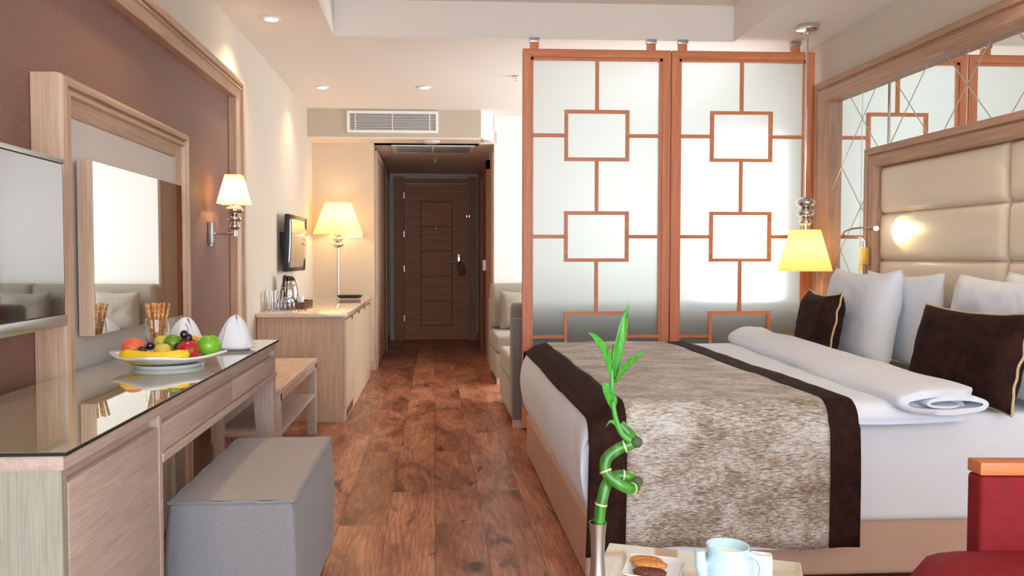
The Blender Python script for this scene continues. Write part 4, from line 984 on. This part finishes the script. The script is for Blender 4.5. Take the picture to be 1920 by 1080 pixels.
for i, (du, dv_, dz, m, lb) in enumerate(cookies):
    bm = lathe(NB(), [(0, 0), (.018, .0), (.027, .004), (.028, .008), (.024, .012), (.012, .014), (0, .0145)], (0, 0, 0), 28); Rm = Matrix.Rotation(th_+.1, 4, 'Z') @ Matrix.Rotation(.0, 4, 'X') @ Matrix.Diagonal((1.2, .66, .9, 1))
    warp(bm, lambda c: Rm @ (c+Vector((0, 0, .001*noise.noise(c*300)))))
    o = obj('biscuit', bm, m, ang=60); o.location = (pcn.x-.012+du, pcn.y-.015+dv_, ZK+dz-.004); tag(o, lb, 'biscuit', 'biscuits on the square plate')
# milk pot
mx, my = .556, 1.535
t = thing('milk_pot', 'pale blue white porcelain pot with spout and handle filled with milk', 'pot', (mx, my, ZK))
H_ = .098
prof = [(0, 0), (.040, 0), (.043, .004), (.047, .010), (.047, .058), (.0455, .064), (.040, .068), (.0385, .072), (.0385, .084), (.041, .089), (.040, .092), (.0365, .090), (.035, .076), (.035, .074), (0, .074)]
obj('pot_body', lathe(NB(), prof, (mx, my, ZK), 48), blueporc, t, ang=50)
obj('milk', lathe(NB(), [(0, .0745), (.0345, .0745), (.0345, .076), (0, .076)], (mx, my, ZK), 40), mat('milk', (250, 246, 236), .3), t)
bm = NB()
for k in range(5): lathe(bm, [(.047, .014+k*.009), (.0482, .0165+k*.009), (.047, .019+k*.009)], (mx, my, ZK), 48)
obj('ribs', bm, blueporc, t, ang=60)
obj('spout', tube(NB(), smooth_path([(mx-.040, my, ZK+.030), (mx-.050, my-.004, ZK+.045), (mx-.055, my-.006, ZK+.066), (mx-.056, my-.006, ZK+.084)], 4), [.013]*4+[.012]*4+[.010]*4+[.009], 12), blueporc, t, ang=60)
obj('handle', tube(NB(), smooth_path([(mx+.036, my, ZK+.074), (mx+.056, my-.004, ZK+.066), (mx+.064, my-.006, ZK+.045), (mx+.058, my-.006, ZK+.022), (mx+.044, my, ZK+.014)], 5), .006, 10), blueporc, t, ang=60)
sc_ = obj('sachet_holder', NB() if False else B(-.022, .022, -.016, .016, 0, .055, bev=.006, seg=3), porcelain); sc_.location = (.640, 1.585, ZK); sc_.rotation_euler = (0, 0, th_); tag(sc_, 'small white porcelain holder behind the milk pot on the coffee table', 'holder')
# red chair
t = thing('armless_chair', 'red velvet chair with oak top rail at the lower right', 'chair', (1.30, 1.50, 0))
ca = math.radians(-4); cM = Matrix.Translation((1.16, 1.72, 0)) @ Matrix.Rotation(ca, 4, 'Z')
def cw(bm): return warp(bm, lambda c: cM @ c)
bm = NB()
def seatf(u, v):
    a = 2*PI*u; q = (abs(math.cos(a))**4+abs(math.sin(a))**4)**(-1/4)
    pr = [(0, .0), (.7, .0), (.92, .006), (1.0, .035), (1.0, .06), (.93, .095), (.75, .108), (.4, .113), (0, .114)]
    i = min(int(v*8+1e-6), 7); fr = v*8-i; r = pr[i][0]+(pr[i+1][0]-pr[i][0])*fr; z = pr[i][1]+(pr[i+1][1]-pr[i][1])*fr
    return Vector((.13+.30*q*math.cos(a)*r, -.22+.26*q*math.sin(a)*r, .352+z))
grid(bm, 48, 9, seatf, closed_u=True); bmesh.ops.remove_doubles(bm, verts=bm.verts, dist=.0005); obj('seat', cw(bm), redv, t, ang=70)
obj('backrest', cw(B(0.012, .48, -.01, .045, .40, .618, bev=.012, seg=3)), redv, t, ang=60)
obj('top_rail', cw(B(.012, .50, -.008, .043, .620, .648, bev=.003)), wood('chair_rail', (226, 138, 80), (200, 108, 58), 0, .35), t)
obj('seat_frame', cw(B(-.08, .36, -.42, .0, .32, .352, bev=.004)), oakX, t)
for x, y in ((-.07, -.41), (.31, -.41), (-.07, -.05), (.31, -.05)): obj('leg', cw(B(x, x+.04, y, y+.04, 0, .32)), oakZ, t)
for x in (.03, .43): obj('back_post', cw(B(x, x+.03, .0, .035, .30, .42)), oakZ, t)
